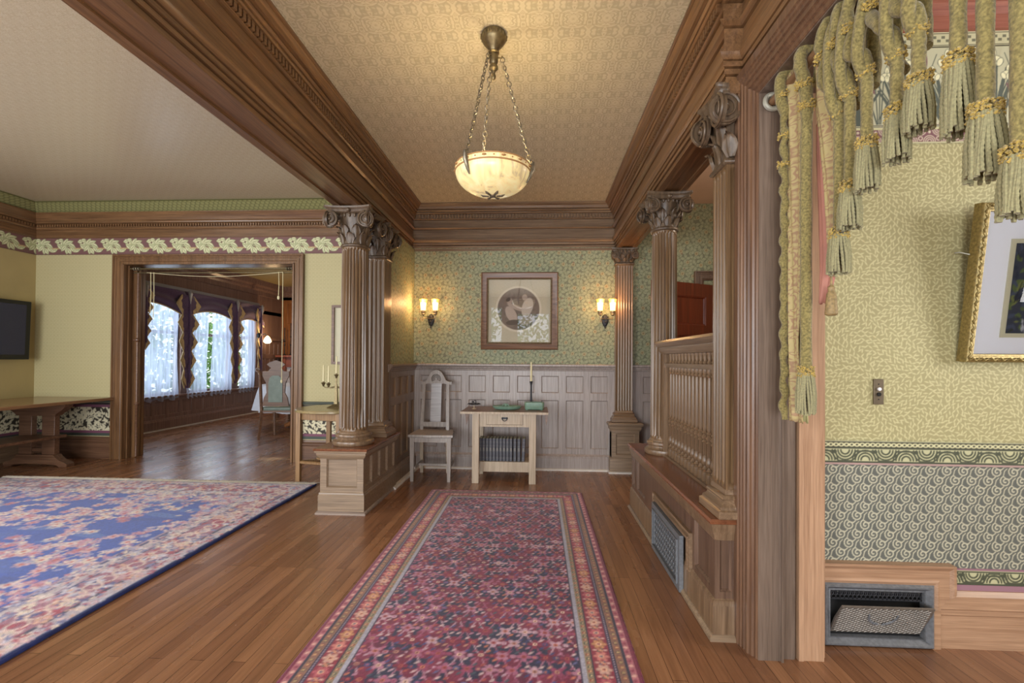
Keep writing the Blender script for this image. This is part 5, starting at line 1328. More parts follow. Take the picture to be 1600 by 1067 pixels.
mb = MB(); mb.lathe([(.0105, .99), (.0095, 1.10), (.008, 1.19), (.002, 1.195)], -.065, 4.955, 12); obj('candle', mb, 'candle', t)

# ================================================================== portiere on the right-hand opening
RZ, RX = 2.283, .955
t = wthing('curtain_rod', 'wooden curtain pole running along the head of the right-hand opening', 'curtain rod', (RX, 1.2, RZ))
mb = MB(); mb.tube([(RX, 1.99, RZ), (RX, -.9, RZ)], .017, 16); obj('pole', mb, wood('pole_wood', (116, 84, 58), (150, 116, 84), 'y', .35), t)
mb = MB(); mb.torus((RX, 1.984, RZ), .030, .010, 28, 8, 'y'); mb.tube([(RX, 1.996, RZ), (RX, 1.988, RZ)], .030, 24)
obj('socket', mb, plain('pale_metal_ring', (168, 166, 152), .4, .3), t)

def ruff(mb, c, r, n=70, hh=.026, seed=0):
    g = random.Random(seed); n = int(n * 1.6)
    for k in range(n):
        a = g.uniform(0, 2 * PI); zz = g.uniform(-hh / 2, hh / 2); rr_ = r + g.uniform(-.002, .006)
        mb.sphere((c[0] + rr_ * math.cos(a), c[1] + rr_ * math.sin(a), c[2] + zz), g.uniform(.003, .0052), 5)
def tassel(parent, x, y, z, L, r, seed):
    mb = MB(); ruff(mb, (x, y, z), r * .92, 120, .036, seed); ruff(mb, (x, y, z + .006), r * .6, 30, .03, seed + 1); ts = obj('fringe_ruff', mb, 'goldfringe', parent)
    mb = MB(); g = random.Random(seed); ns = 24
    for k in range(ns + 8):
        inner = k >= ns; a = 2 * PI * (k + g.uniform(-.2, .2)) / (8 if inner else ns); r0 = r * (.55 if inner else .85); r1 = r * (.8 if inner else 1.22) * g.uniform(.94, 1.06); l = L * g.uniform(.88, 1.0)
        pts = []; rad = []; N = int(l / .0055)
        for i in range(N + 1):
            t_ = i / N; rr_ = r0 + (r1 - r0) * min(1, t_ * 1.8) ** .7; aa = a + .12 * math.sin(t_ * 3 + k)
            pts.append((x + rr_ * math.cos(aa), y + rr_ * math.sin(aa), z - .006 - l * t_)); rad.append((.0046 if i % 2 else .0060) * r / .03)
        mb.tube(pts, rad, 5)
    obj('tassel_skirt', mb, 'strand', parent, 60)
def smoothpath(P_, k=6):
    out = []; n = len(P_)
    for i in range(n - 1):
        p0, p1, p2, p3 = [Vector(P_[max(0, min(n - 1, j))]) for j in (i - 1, i, i + 1, i + 2)]
        for q in range(k):
            t_ = q / k; out.append(.5 * ((2 * p1) + (-p0 + p2) * t_ + (2 * p0 - 5 * p1 + 4 * p2 - p3) * t_ ** 2 + (-p0 + 3 * p1 - 3 * p2 + p3) * t_ ** 3))
    out.append(Vector(P_[-1])); return out
CX = .932
cords = [  # y, z of knot, z of tassel head, z of tassel end, y of loop on the pole, label
    (1.700, 2.114, 1.186, 1.040, 1.715, 'longest olive chenille cord, tassel hanging low in front of the pale jamb'),
    (1.519, 1.995, 1.618, 1.494, 1.575, 'olive cord with lowest tassel over the willow-leaf wall, beside the tapering damask tail'),
    (1.468, 2.028, 1.744, 1.619, 1.51, 'third hanging olive cord, its tassel partly overlapping the cord next to it'),
    (1.395, 2.048, 1.841, 1.709, 1.44, 'fourth hanging olive cord, tassel ending just below the mauve circle border'),
    (1.282, 2.024, 1.873, 1.744, 1.35, 'fifth hanging olive cord, its tassel over the lower edge of the iris frieze'),
    (1.211, 2.041, 1.910, 1.788, 1.26, 'shortest olive cord with its tassel entirely in front of the iris frieze'),
    (1.101, 2.16, 1.892, 1.728, 1.15, 'thick olive cord with a broad double-layered tassel in front of the frieze'),
    (1.037, 2.14, 1.745, 1.606, 1.07, 'thick olive cord whose tassel hangs above the left corner of the gilt frame'),
    (.966, 2.16, 1.626, 1.504, 1.0, 'nearest olive cord at the right edge of the photo, tassel touching the gilt frame'),
]
RR = .0205
for i, (y, zk, zt, ze, yl, lab) in enumerate(cords):
    t = wthing('tasselled_cord', lab, 'cord', (CX, y, ze)); g = random.Random(i)
    if i == 0:
        pts = [(.985, yl + .01, 2.20), (.992, yl, 2.27), (.985, yl, 2.315), (.955, yl, 2.33), (.925, yl, 2.31), (.918, yl - .004, 2.26), (.928, y + .004, 2.20), (.934, y, 2.114), (CX, y, 1.9), (CX, y, 1.5), (CX, y, zt)]
    else:
        yp = cords[i - 1][0]; zp = cords[i - 1][1]; e_ = .010 * (1 if i % 2 else -1)
        pts = [(.965, y + .022, zk - .03), (.985, yl + .012 - e_, zk + .06), (.975, yl - .008, zk + .12), (.992, yl + .006, 2.25), (.985, yl, 2.312), (.955, yl - .002, 2.332), (.923, yl - .004, 2.308), (.912, yl + e_, 2.25), (.918, yl - e_, 2.19), (.905, (yl + y) / 2 + e_, 2.12), (.920, y - .006, zk + .04), (CX, y, zk - .02), (CX, y, (zk + zt) / 2), (CX, y, zt)]
    RR = .0185 if i == 0 else .0152; sp = smoothpath(pts, 7); rad = [RR * (1 + .05 * math.sin(k * 1.3)) * (1.14 if p.z > zk else 1) for k, p in enumerate(sp)]
    mb = MB(); mb.tube(sp, rad, 14); obj('cord', mb, 'chenille', t, 60)
    for (cx_, cy_, cz_) in ([(.934, y, 2.114), (.925, y + .004, 2.19)] if i == 0 else [(.930, y + .002, zk), (.914, yl, 2.20)]):
        mb = MB(); ruff(mb, (cx_, cy_, cz_), RR + .002, 80, .028, i * 7); mb.torus((cx_, cy_, cz_), RR, .004, 16, 5); obj('gold_knot_binding', mb, 'goldfringe', t)
    # companion strand twisting round to the next cord
    if 0 < i < 8:
        yn = cords[i + 1][0]; zn = cords[i + 1][1]
        yn2 = cords[i + 1][4]; pts = [(.930, y + .003, zk - .015), (.900, y - .010, zk + .035), (.895, (y + yn2) / 2 - .004, (zk + 2.26) / 2), (.91, yn2 + .02, 2.24), (.93, yn2 + .012, 2.30)]
        mb = MB(); mb.tube(smoothpath(pts, 6), RR, 12); obj('cross_strand', mb, 'chenille', t, 60)
    tassel(t, CX, y, zt, zt - ze, .0235 if i < 7 else .0255, 40 + i)
# wrapped cord down the outer edge of the first cloth tail
t = wthing('edging_cord', 'thin looped olive cord running down the left edge of the damask strip', 'cord', (.94, 1.85, 1.0))
mb = MB(); P_ = [(.99, 1.86, 2.2), (.985, 1.86, 2.30), (.955, 1.86, 2.328), (.925, 1.862, 2.30), (.93, 1.865, 2.22)] + [(.936 + .004 * math.sin(k * 2.1), 1.855 + .004 * math.cos(k * 2.3), 2.2 - .03 * k) for k in range(1, 41)]
sp = smoothpath(P_, 3); mb.tube(sp, [(.021 if k < 16 else .014 + .003 * math.sin(k * .9)) for k in range(len(sp))], 10); obj('cord', mb, 'chenille', t, 60)
for k, z in enumerate((2.24, 2.08, 1.97)):
    mb = MB(); ruff(mb, (.933, 1.855, z), .016, 36, .024, k); mb.torus((.933, 1.855, z), .015, .004, 14, 5); obj('gold_knot_binding', mb, 'goldfringe', t)
def cloth(parent, name, rows, mat, x, amp, folds, th=.003):
    """hanging strip: rows of (z, y_left, y_right)"""
    mb = MB(); N = 20; R1 = []
    for i, (z, ya, yb) in enumerate(rows):
        R1.append([(x + amp * math.sin(folds * PI * 2 * j / N + z * 1.5) + .004 * math.sin(z * 9 + j), ya + (yb - ya) * j / N, z + .004 * math.sin(j * 1.7)) for j in range(N + 1)])
    mb.grid(R1); o = obj(name, mb, mat, parent, 80); s_ = o.modifiers.new('solid', 'SOLIDIFY'); s_.thickness = th; return o
t = wthing('damask_hanging', 'long narrow strip of straw and rose damask hanging beside the dark jamb', 'curtain', (.96, 1.79, .99))
def interp(keys, n):
    out = []
    for i in range(n):
        z = keys[0][0] + (keys[-1][0] - keys[0][0]) * i / (n - 1)
        for a, b in zip(keys, keys[1:]):
            if a[0] >= z >= b[0]:
                f = (a[0] - z) / (a[0] - b[0]); out.append((z, a[1] + (b[1] - a[1]) * f, a[2] + (b[2] - a[2]) * f)); break
    return out
cloth(t, 'damask', interp([(2.325, 1.875, 1.745), (2.2, 1.86, 1.725), (1.95, 1.86, 1.728), (1.6, 1.86, 1.75), (1.3, 1.86, 1.775), (1.0, 1.855, 1.745)], 40), 'damcloth', .950, .005, 1.5)
cloth(t, 'lining', interp([(2.0, 1.80, 1.735), (1.5, 1.80, 1.752), (1.38, 1.80, 1.765), (1.0, 1.84, 1.748)], 30), plain('silvery_green_lining', (168, 164, 116), .5, nz=.1, nscale=9), .965, .004, 1)
t = wthing('damask_hanging', 'tapering damask tail with rose lining and a small brown tassel at its point', 'curtain', (.965, 1.62, 1.38))
cloth(t, 'damask', interp([(2.33, 1.69, 1.56), (2.1, 1.685, 1.555), (1.98, 1.66, 1.552), (1.8, 1.635, 1.555), (1.6, 1.612, 1.575), (1.50, 1.600, 1.592)], 40), 'damcloth', .955, .006, 1.5)
cloth(t, 'lining', interp([(2.05, 1.71, 1.60), (1.9, 1.705, 1.585), (1.7, 1.70, 1.585), (1.55, 1.695, 1.60), (1.42, 1.69, 1.66)], 30), 'pinklining', .975, .008, 1)
mb = MB(); mb.lathe([(.003, 1.50), (.004, 1.47), (.011, 1.462), (.009, 1.45), (.014, 1.44), (.017, 1.40), (.019, 1.375), (.012, 1.37)], .955, 1.596, 14); obj('tassel', mb, plain('brown_silk_tassel', (140, 118, 78), .6, nz=.3, nscale=120), t)

# ================================================================== right-hand room
t = wthing('switch_plate', 'old brass two-button light switch plate on the willow-leaf paper', 'switch', (1.479, 2.146, 1.09))
mb = MB(); mb.box(1.459, 1.501, 2.140, 2.147, 1.036, 1.146); obj('plate', mb, plain('bronzed_plate', (112, 100, 82), .45, .5, nz=.1), t, bevel=.0015)
mb = MB(); mb.tube([(1.480, 2.143, 1.103), (1.480, 2.133, 1.103)], .0075, 14); obj('push_button', mb, 'mat_white', t, label='pale upper push button')
mb = MB(); mb.tube([(1.480, 2.143, 1.080), (1.480, 2.136, 1.080)], .0085, 14); obj('push_button', mb, 'black', t, label='dark lower push button')
mb = MB(); 
for z in (1.124, 1.058): mb.sphere((1.480, 2.140, z), .003, 6)
obj('screw', mb, 'irondark', t)

def tilted_picture():
    W, H_ = .80, .655; tilt = math.atan2(.085, .63)
    t = thing('framed_picture', 'gilt-framed picture with wide white mount leaning out from the willow-leaf wall', 'picture', (1.80, 2.105, 1.222), 0)
    t.rotation_euler = (tilt, 0, 0)
    P_ = [(0, -.035), (0, .0), (.004, .008), (.012, .012), (.020, .010), (.026, .004), (.034, .002), (.036, -.004), (.036, -.012)]
    mb = MB(); rows = [[(u, -d, u) for u, d in P_], [(W - u, -d, u) for u, d in P_], [(W - u, -d, H_ - u) for u, d in P_], [(u, -d, H_ - u) for u, d in P_]]
    mb.grid(rows, cv=True)
    mb.face([(0, .035, 0), (W, .035, 0), (W, .035, H_), (0, .035, H_)])
    fr = obj('frame', mb, 'gold', t)
    mb = MB()
    for k in range(17):
        z = .03 + (H_ - .06) * k / 16; mb.tube([(.014 + .008 * math.sin(k * PI), -.012, z - .018), (.008, -.014, z - .006), (.016, -.015, z + .006), (.011, -.012, z + .02)], .0045, 6)
    for k in range(21):
        x = .03 + (W - .06) * k / 20
        for z in (.014, H_ - .014): mb.tube([(x - .018, -.012, z - .004), (x - .006, -.014, z + .005), (x + .006, -.015, z - .003), (x + .02, -.012, z + .004)], .0045, 6)
    obj('moulded_scrolls', mb, 'gold', fr)
    mb = MB(); mb.box(.034, W - .034, .006, .012, .034, H_ - .034); obj('mount', mb, 'mat_white', t)
    a, b, c, d = .135, W - .135, .105, H_ - .145
    mb = MB(); mb.box(a, b, .001, .006, c, d); obj('inner_mount', mb, 'mat_cream', t)
    cv = Canvas(b - a - .036, d - c - .036, .004, (58, 62, 74)); g = random.Random(12)
    for _ in range(420): cv.ell(g.uniform(0, .6), g.uniform(0, .45), g.uniform(.008, .025), g.uniform(.004, .012), g.uniform(0, 3), g.choice([(86, 100, 62), (112, 118, 70), (44, 50, 66), (70, 78, 96), (52, 58, 50)]), True)
    for _ in range(26):
        x, y = g.uniform(0, .5), g.uniform(.1, .4); cv.line([(x, y), (x + g.uniform(-.06, .06), y + g.uniform(.02, .09))], .004, (38, 40, 44))
    for dx, dz, a_, b_ in ((.12, .05, .035, .075), (.10, .02, .03, .03), (.18, .045, .04, .06)): cv.ell(dx, dz, a_, b_, .3, (150, 150, 158))
    for _ in range(40): cv.ell(g.uniform(.06, .2), g.uniform(0, .12), .012, .003, g.uniform(.6, 2), (176, 176, 180), True)
    cv.mesh('print', (a + .018, .0, c + .018), (1, 0, 0), (0, 0, 1), 'artpat', t)
    mb = MB(); mb.face([(.034, -.001, .034), (W - .034, -.001, .034), (W - .034, -.001, H_ - .034), (.034, -.001, H_ - .034)]); obj('glass', mb, 'glass', t, 0)
    mb = MB()
    iv = Matrix.Rotation(-tilt, 4, 'X') @ Matrix.Translation((-1.80, -2.105, -1.222))
    def L_(p): return iv @ Vector(p)
    mb.tube([(.10, .03, H_ - .05), L_((2.02, 2.13, 2.62))], .0012, 5); mb.tube([(W - .10, .03, H_ - .05), L_((2.26, 2.13, 2.62))], .0012, 5)
    mb.tube([(.0, .03, .45), (-.03, .045, .46), (-.045, .05, .458)], .003, 6)
    obj('hanging_wire', mb, 'wire', t)
tilted_picture()

# register with tilted woven-pattern plate
def floor_register():
    x0, x1, z0, z1, y = 1.232, 1.688, .004, .272, 2.145
    t = wthing('wall_register', 'open iron wall register with basket-weave tilting plate under the scroll-patterned dado', 'vent', ((x0 + x1) / 2, y, 0))
    P_ = [(0, 0), (0, .03), (.008, .04), (.014, .04), (.028, .022), (.034, .024), (.036, .01), (.036, 0)]
    mb = MB(); rows = [[(x0 + u, y - d, z0 + u) for u, d in P_], [(x1 - u, y - d, z0 + u) for u, d in P_], [(x1 - u, y - d, z1 - u) for u, d in P_], [(x0 + u, y - d, z1 - u) for u, d in P_]]
    mb.grid(rows, cv=True); obj('frame', mb, 'iron', t)
    mb = MB(); mb.face([(x0 + .02, y + .003, z0 + .02), (x1 - .02, y + .003, z0 + .02), (x1 - .02, y + .003, z1 - .02), (x0 + .02, y + .003, z1 - .02)]); obj('duct_shade_panel', mb, 'black', t, 0)  # black sheet painted as the dark inside of the duct
    mb = MB()
    for k in range(22):
        x = x0 + .045 + k * .0177; mb.torus((x, y - .012, z1 - .052), .0085, .002, 10, 5, 'y'); mb.box(x - .002, x + .002, y - .014, y - .010, z1 - .075, z1 - .04)
    mb.box(x0 + .036, x1 - .036, y - .014, y - .008, z1 - .078, z1 - .07); mb.box(x0 + .036, x1 - .036, y - .014, y - .008, z1 - .042, z1 - .036); obj('grille', mb, 'irondark', t)
    # plate, hinged near the bottom, top leaning out
    W, H_ = x1 - x0 - .085, .155; Q = Matrix.Translation((x0 + .040, y - .010, z0 + .05)) @ Matrix.Rotation(math.radians(26), 4, 'X')
    mb = MB(); mb.prism([(0, 0), (W, 0), (W + .012, H_ * .75), (W + .012, H_), (.012, H_), (0, H_ * .5)], 'y', 0, .008)
    n = 16
    for i in range(-8, n + 8):
        for s_ in (1, -1):
            p0 = Vector((W * i / n, -.002, .005)); p1 = p0 + Vector((s_ * (H_ - .01) * 1.5, 0, H_ - .01))
            # clip to the plate
            f0, f1 = 0, 1
            for lo, hi in ((.008, W - .002),):
                dx = p1.x - p0.x
                ta, tb = (lo - p0.x) / dx, (hi - p0.x) / dx
                f0 = max(f0, min(ta, tb)); f1 = min(f1, max(ta, tb))
            if f1 - f0 > .05: mb.tube([p0.lerp(p1, f0), p0.lerp(p1, f1)], .0026, 5)
    mb.xform(0, Q); pl = obj('tilting_plate', mb, plain('brown_iron_plate', (120, 112, 104), .45, .4, nz=.15), t)
    mb = MB()
    for s_ in (-1, 1):
        for k in range(9):
            a = -PI / 2 + s_ * (.25 + k * .17); r = .05; cx, cz = W / 2, H_ * .72
            mb.sphere((cx + r * math.cos(a) * 1.15, -.006, cz + r * math.sin(a)), .0075, 6, .6, .5, 1.2)
        mb.tube([(W / 2 + s_ * .058 * math.sin(q), -.006, H_ * .72 - .05 * math.cos(q)) for q in [.1 + k * .18 for k in range(9)]], .003, 5)
    mb.xform(0, Q); obj('wreath', mb, 'iron', pl)
floor_register()

# ================================================================== living room things
t = wthing('television', 'flat black television on the ochre side wall at the left edge', 'television', (-6.08, 4.7, 1.18))
mb = MB(); mb.prism([(-6.03, 1.18), (-5.985, 1.18), (-5.965, 1.86), (-6.01, 1.86)], 'y', 4.12, 5.27)
obj('bezel', mb, 'tvblack', t, bevel=.006)
mb = MB(); mb.face([(-5.981, 4.17, 1.235), (-5.981, 5.215, 1.235), (-5.9635, 5.215, 1.815), (-5.9635, 4.17, 1.815)]); obj('screen', mb, 'screen', t, 0)
mb = MB(); mb.box(-6.098, -6.0, 4.6, 4.8, 1.4, 1.65); obj('wall_bracket', mb, 'black', t)

t = wthing('trestle_table', 'long walnut trestle table along the side wall beneath the television', 'table', (-5.55, 4.4, 0))
mb = MB(); mb.box(-6.02, -5.05, 3.4, 5.40, .70, .735); obj('top', mb, wood('waxed_walnut_top', (132, 96, 66), (166, 130, 94), 'y', .18), t, bevel=.006)
for y in (5.0, 3.8):
    mb = MB(); cx = -5.545
    foot = [(-.37, 0), (-.28, 0), (-.25, .018), (-.1, .03), (.1, .03), (.25, .018), (.28, 0), (.37, 0), (.375, .03), (.34, .05), (.28, .07), (.24, .10), (.215, .13), (-.215, .13), (-.24, .10), (-.28, .07), (-.34, .05), (-.375, .03)]
    mb.prism([(cx + x, z + (.014 if y < 4 else 0)) for x, z in foot], 'y', y - .045, y + .045); obj('foot', mb, 'walnut', t, 30)
    mb = MB(); mb.prism([(cx - .21, .13), (cx + .21, .13), (cx + .21, .56), (cx - .21, .56)], 'y', y - .03, y + .03) if False else None
    for s_ in (-1, 1): mb.box(cx + s_ * .21, cx + s_ * .06, y - .03, y + .03, .13, .57)
    mb.box(cx - .06, cx + .06, y - .02, y + .03, .16, .2); obj('trestle_post', mb, 'walnut', t, bevel=.004)
    mb = MB(); br = [(-.22, .56), (.22, .56), (.25, .59), (.30, .62), (.34, .66), (.35, .70), (-.35, .70), (-.34, .66), (-.30, .62), (-.25, .59)]
    mb.prism([(cx + x, z) for x, z in br], 'y', y - .045, y + .045); obj('corbel', mb, 'walnut', t, 30)
mb = MB(); mb.box(-5.70, -5.28, 3.7, 5.06, .315, .345); obj('stretcher_shelf', mb, 'walnut', t, bevel=.004)

t = wthing('side_table', 'small round yellow-oak side table standing behind the left pier', 'table', (-2.1, 4.75, 0))
mb = MB(); mb.lathe([(.355, .685), (.365, .69), (.365, .708), (.358, .715)], -2.08, 4.75, 48); obj('top', mb, wood('olive_oak_top', (140, 122, 84), (172, 154, 112), 'x', .22), t)
lg = []
for k in range(4):
    a = math.radians(212 + 90 * k); x, y = -2.08 + .325 * math.cos(a), 4.75 + .325 * math.sin(a); lg.append((x, y)); mb = MB(); mb.box(x - .022, x + .022, y - .022, y + .022, 0, .685); obj('leg', mb, 'sidetab', t, bevel=.002)
mb = MB()
for k in range(4):
    (xa, ya), (xb, yb) = lg[k], lg[(k + 1) % 4]; d = Vector((xb - xa, yb - ya, 0)).normalized(); n_ = (-d.y, d.x)
    mb.sweep([(-.009, .61), (.009, .61), (.009, .685), (-.009, .685)], (xa, ya), (xb, yb), n_)
obj('apron', mb, 'sidetab', t)
mb = MB()
for k in range(2):
    (xa, ya), (xb, yb) = lg[k], lg[k + 2]; d = Vector((xb - xa, yb - ya, 0)).normalized(); n_ = (-d.y, d.x)
    mb.sweep([(-.014, .17), (.014, .17), (.014, .205), (-.014, .205)], (xa, ya), (xb, yb), n_)
(xa, ya), (xb, yb) = lg[0], lg[1]; mb.tube([(xa, ya, .19), (xb, yb, .19)], .016, 6)
obj('stretcher', mb, 'sidetab', t)
mb = MB(); mb.lathe([(.16, .205), (.165, .21), (.16, .222)], -2.08, 4.75, 32); obj('lower_shelf', mb, 'sidetab', t)

t = wthing('candelabra', 'brass candelabra with tall ivory candles on the round side table', 'candelabra', (-2.07, 4.78, .715))
cx, cy = -2.07, 4.78
mb = MB(); mb.sqlathe([(.05, .715), (.045, .722), (.02, .735), (.0, .75)], cx - .02, cx + .02, cy - .02, cy + .02); mb.frustum((cx, cy, .745), .036, .036, (cx, cy, .95), .020, .020); mb.frustum((cx, cy, .95), .012, .012, (cx, cy, 1.03), .012, .012); obj('stem', mb, 'brass', t)
for k, (dx, zc, hc) in enumerate(((-.145, .955, .19), (-.068, .95, .19), (0, 1.04, .20), (.068, .95, .19), (.145, .955, .19))):
    dy = 0 if k == 2 else (-.03 if k in (1, 3) else .02)
    mb = MB()
    if k != 2: mb.tube([(cx, cy, .93), (cx + dx * .5, cy + dy * .5, .915), (cx + dx * .9, cy + dy, .918), (cx + dx, cy + dy, zc - .02)], .0055, 6)
    mb.lathe([(.004, zc - .03), (.010, zc - .02), (.016, zc), (.024, zc + .006), (.02, zc + .012), (.010, zc + .014), (.011, zc + .024)], cx + dx, cy + dy, 12); o = obj('arm', mb, 'brass', t)
    mb = MB(); mb.lathe([(.0095, zc + .015), (.008, zc + hc * .6), (.006, zc + hc), (.001, zc + hc + .006)], cx + dx, cy + dy, 10); obj('candle', mb, 'candle', o)

t = wthing('framed_picture', 'narrow brown-framed picture on the living room wall, mostly hidden behind the left column', 'picture', (-2.25, 5.42, 1.3))
mb = MB(); mb.box(-2.40, -2.37, 5.39, 5.428, 1.15, 1.84); mb.box(-1.9, -1.87, 5.39, 5.428, 1.15, 1.84); mb.box(-2.37, -1.9, 5.39, 5.428, 1.81, 1.84); mb.box(-2.37, -1.9, 5.39, 5.428, 1.15, 1.18); obj('frame', mb, 'walnut', t)
mb = MB(); mb.box(-2.37, -1.9, 5.415, 5.425, 1.18, 1.81); obj('mount', mb, 'mat_cream', t)

# brass rods, cords and the side pole in the dining doorway
t = wthing('portiere_rod', 'pair of thin brass rods across the head of the dining room doorway', 'curtain rod', (-3.9, 5.50, 2.27))
mb = MB(); mb.tube([(-4.93, 5.47, 2.285), (-2.88, 5.47, 2.285)], .011, 10); mb.tube([(-4.93, 5.52, 2.245), (-2.88, 5.52, 2.245)], .008, 10); obj('rod', mb, 'brass', t)
mb = MB()
for x in (-4.88, -4.85, -4.82, -2.98, -2.95, -2.92): mb.torus((x, 5.47, 2.285), .02, .006, 14, 6, 'x')
obj('rings', mb, 'brassgrey', t)
mb = MB()
for x, z in ((-4.70, 1.75), (-4.66, 1.70), (-3.10, 1.95), (-3.05, .95)): mb.tube([(x, 5.50, 2.25), (x + .005, 5.50, (2.25 + z) / 2), (x, 5.50, z)], .004, 5)
pts = [(-4.75 + 1.7 * k / 12, 5.5, 2.245 - .05 * math.sin(PI * k / 12)) for k in range(13)]; mb.tube(pts, .003, 5); mb.sphere((-3.10, 5.50, 1.94), .015, 8, 1, 1, 1.8); mb.sphere((-3.05, 5.5, .94), .013, 8, 1, 1, 1.8)
obj('pull_cord', mb, 'candle', t)
t = wthing('side_pole', 'thin knobbed brown pole standing upright against the left jamb of the dining doorway', 'pole', (-4.87, 5.50, 0))
mb = MB(); mb.lathe([(.014, .01), (.016, .03), (.013, .06), (.013, .62), (.026, .64), (.026, .655), (.013, .67), (.013, 1.40), (.028, 1.42), (.028, 1.435), (.013, 1.45), (.012, 2.24)], -4.87, 5.515, 12); mb.tube([(-4.87, 5.51, 1.425), (-4.91, 5.50, 1.425)], .012, 8); obj('pole', mb, 'walnut', t)

# ================================================================== dining room things
WX = -6.215
def sheer(y0, y1, label, seed, folds):
    g = random.Random(seed); mb = MB(); N = 60; rows = []
    for i in range(12):
        z = 2.3 - (2.3 - .50) * i / 11; rows.append([(WX + .02 * math.sin(folds * 2 * PI * j / N + .6 * math.sin(z * 2 + seed)) * (.6 + .4 * i / 11), y0 + (y1 - y0) * j / N + .02 * math.sin(z * 3 + seed), z - (.02 * math.sin(j * .5) if i == 11 else 0)) for j in range(N + 1)])
    mb.grid(rows); o = obj('sheer_curtain', mb, 'sheer', None, 80); tag(o, label, 'curtain', 'sheer curtains at the dining room windows')
sheer(6.75, 7.88, 'white sheer curtain on the nearest dining room window, beside the doorway jamb', 1, 9)
sheer(8.10, 8.62, 'white sheer curtain on the left side of the middle dining room window', 2, 5)
sheer(8.72, 9.36, 'white sheer curtain on the right side of the middle dining room window', 3, 6)
sheer(9.58, 10.12, 'white sheer curtain on the farthest dining room window', 4, 5)
def swag(y0, y1, zlow, zmid, label):
    t = wthing('valance_swag', label, 'valance', (-6.17, (y0 + y1) / 2, zlow), 'purple velvet swags over the dining windows')
    mb = MB(); N = 24; rows = []
    for i in range(10):
        f = i / 9; row = []
        for j in range(N + 1):
            s_ = j / N; bot = zlow + (zmid - zlow) * (math.sin(PI * s_) ** .6); z = 2.37 + (bot - 2.37) * f
            row.append((-6.17 + .03 * math.sin(f * 9 + 2.5 * math.sin(PI * s_)) + .02 * f, y0 + (y1 - y0) * s_, z))
        rows.append(row)
    mb.grid(rows); o = obj('swag', mb, 'purple', t, 80); m_ = o.modifiers.new('s', 'SOLIDIFY'); m_.thickness = .006
    mb = MB(); mb.tube([(p[0] + .006, p[1], p[2]) for p in rows[-1]], .011, 6); obj('gold_edging', mb, 'goldlining', t)
swag(6.5, 7.95, 1.86, 2.10, 'dark purple swag above the nearest dining window, cut by the doorway jamb')
swag(7.95, 9.40, 1.86, 2.08, 'wide dark purple swag above the middle dining window')
swag(9.40, 10.30, 1.90, 2.04, 'narrow dark purple swag above the farthest dining window')
def jabot(y, w_, z1, label, sides=(1, 1)):
    t = wthing('jabot', label, 'curtain', (-6.14, y, z1), 'zigzag jabots between the dining windows')
    mb = MB(); gm = MB()
    n = 5; core = []; z0 = 2.3
    for s_ in (-1, 1):
        if not sides[0 if s_ < 0 else 1]: continue
        zs = [z0 + (z1 - z0) * k / (n * 2) for k in range(n * 2 + 1)]
        prev = None
        for k in range(len(zs)):
            f = k / (len(zs) - 1); wd = w_ * (.55 + .25 * (1 - f)) * (1.0 if k % 2 else .45) * (1 - .35 * f)
            p = (-6.13 + .02 * (k % 2), y + s_ * wd, zs[k]); c = (-6.10, y, zs[k])
            if prev:
                mb.face([prev[1], prev[0], p, c])
                # lining triangle folded out
                if k % 2 == 0: gm.face([(prev[0][0] + .012, prev[0][1] + s_ * .01, prev[0][2]), (p[0] + .012, p[1], p[2] + .0), (-6.12, y + s_ * wd * .9, (prev[0][2] + p[2]) / 2 + .05), ])
                gm.tube([prev[0], p], .009, 5)
                if k % 2: gm.face([(prev[0][0] + .014, prev[0][1], prev[0][2]), (p[0] + .014, p[1], p[2]), (p[0] + .014, p[1] - s_ * .10, p[2] - .13)])
            prev = (p, c)
    mb.tube([(-6.10, y, 2.32), (-6.09, y, z1 + .1)], .022, 8)
    o = obj('velvet', mb, 'purple', t, 0); obj('gold_zigzag_lining', gm, 'goldlining', t, 0)
    bb = MB(); bb.tube([(-6.09, y, 2.38), (-6.08, y, 2.34), (-6.085, y, 2.15)], [.02, .035, .008], 8); obj('silver_tieback', bb, plain('silvery_cord', (176, 172, 170), .4, .3), t)
jabot(7.98, .38, .68, 'purple jabot with gold zigzag edges between the nearest and middle windows')
jabot(9.30, .36, .70, 'purple jabot with gold zigzag edges between the middle and farthest windows')
jabot(10.15, .26, .85, 'short purple jabot with gold zigzag edge at the far end of the windows', (1, 0))
jabot(7.05, .24, 1.35, 'short purple and gold jabot beside the doorway jamb on the nearest window')

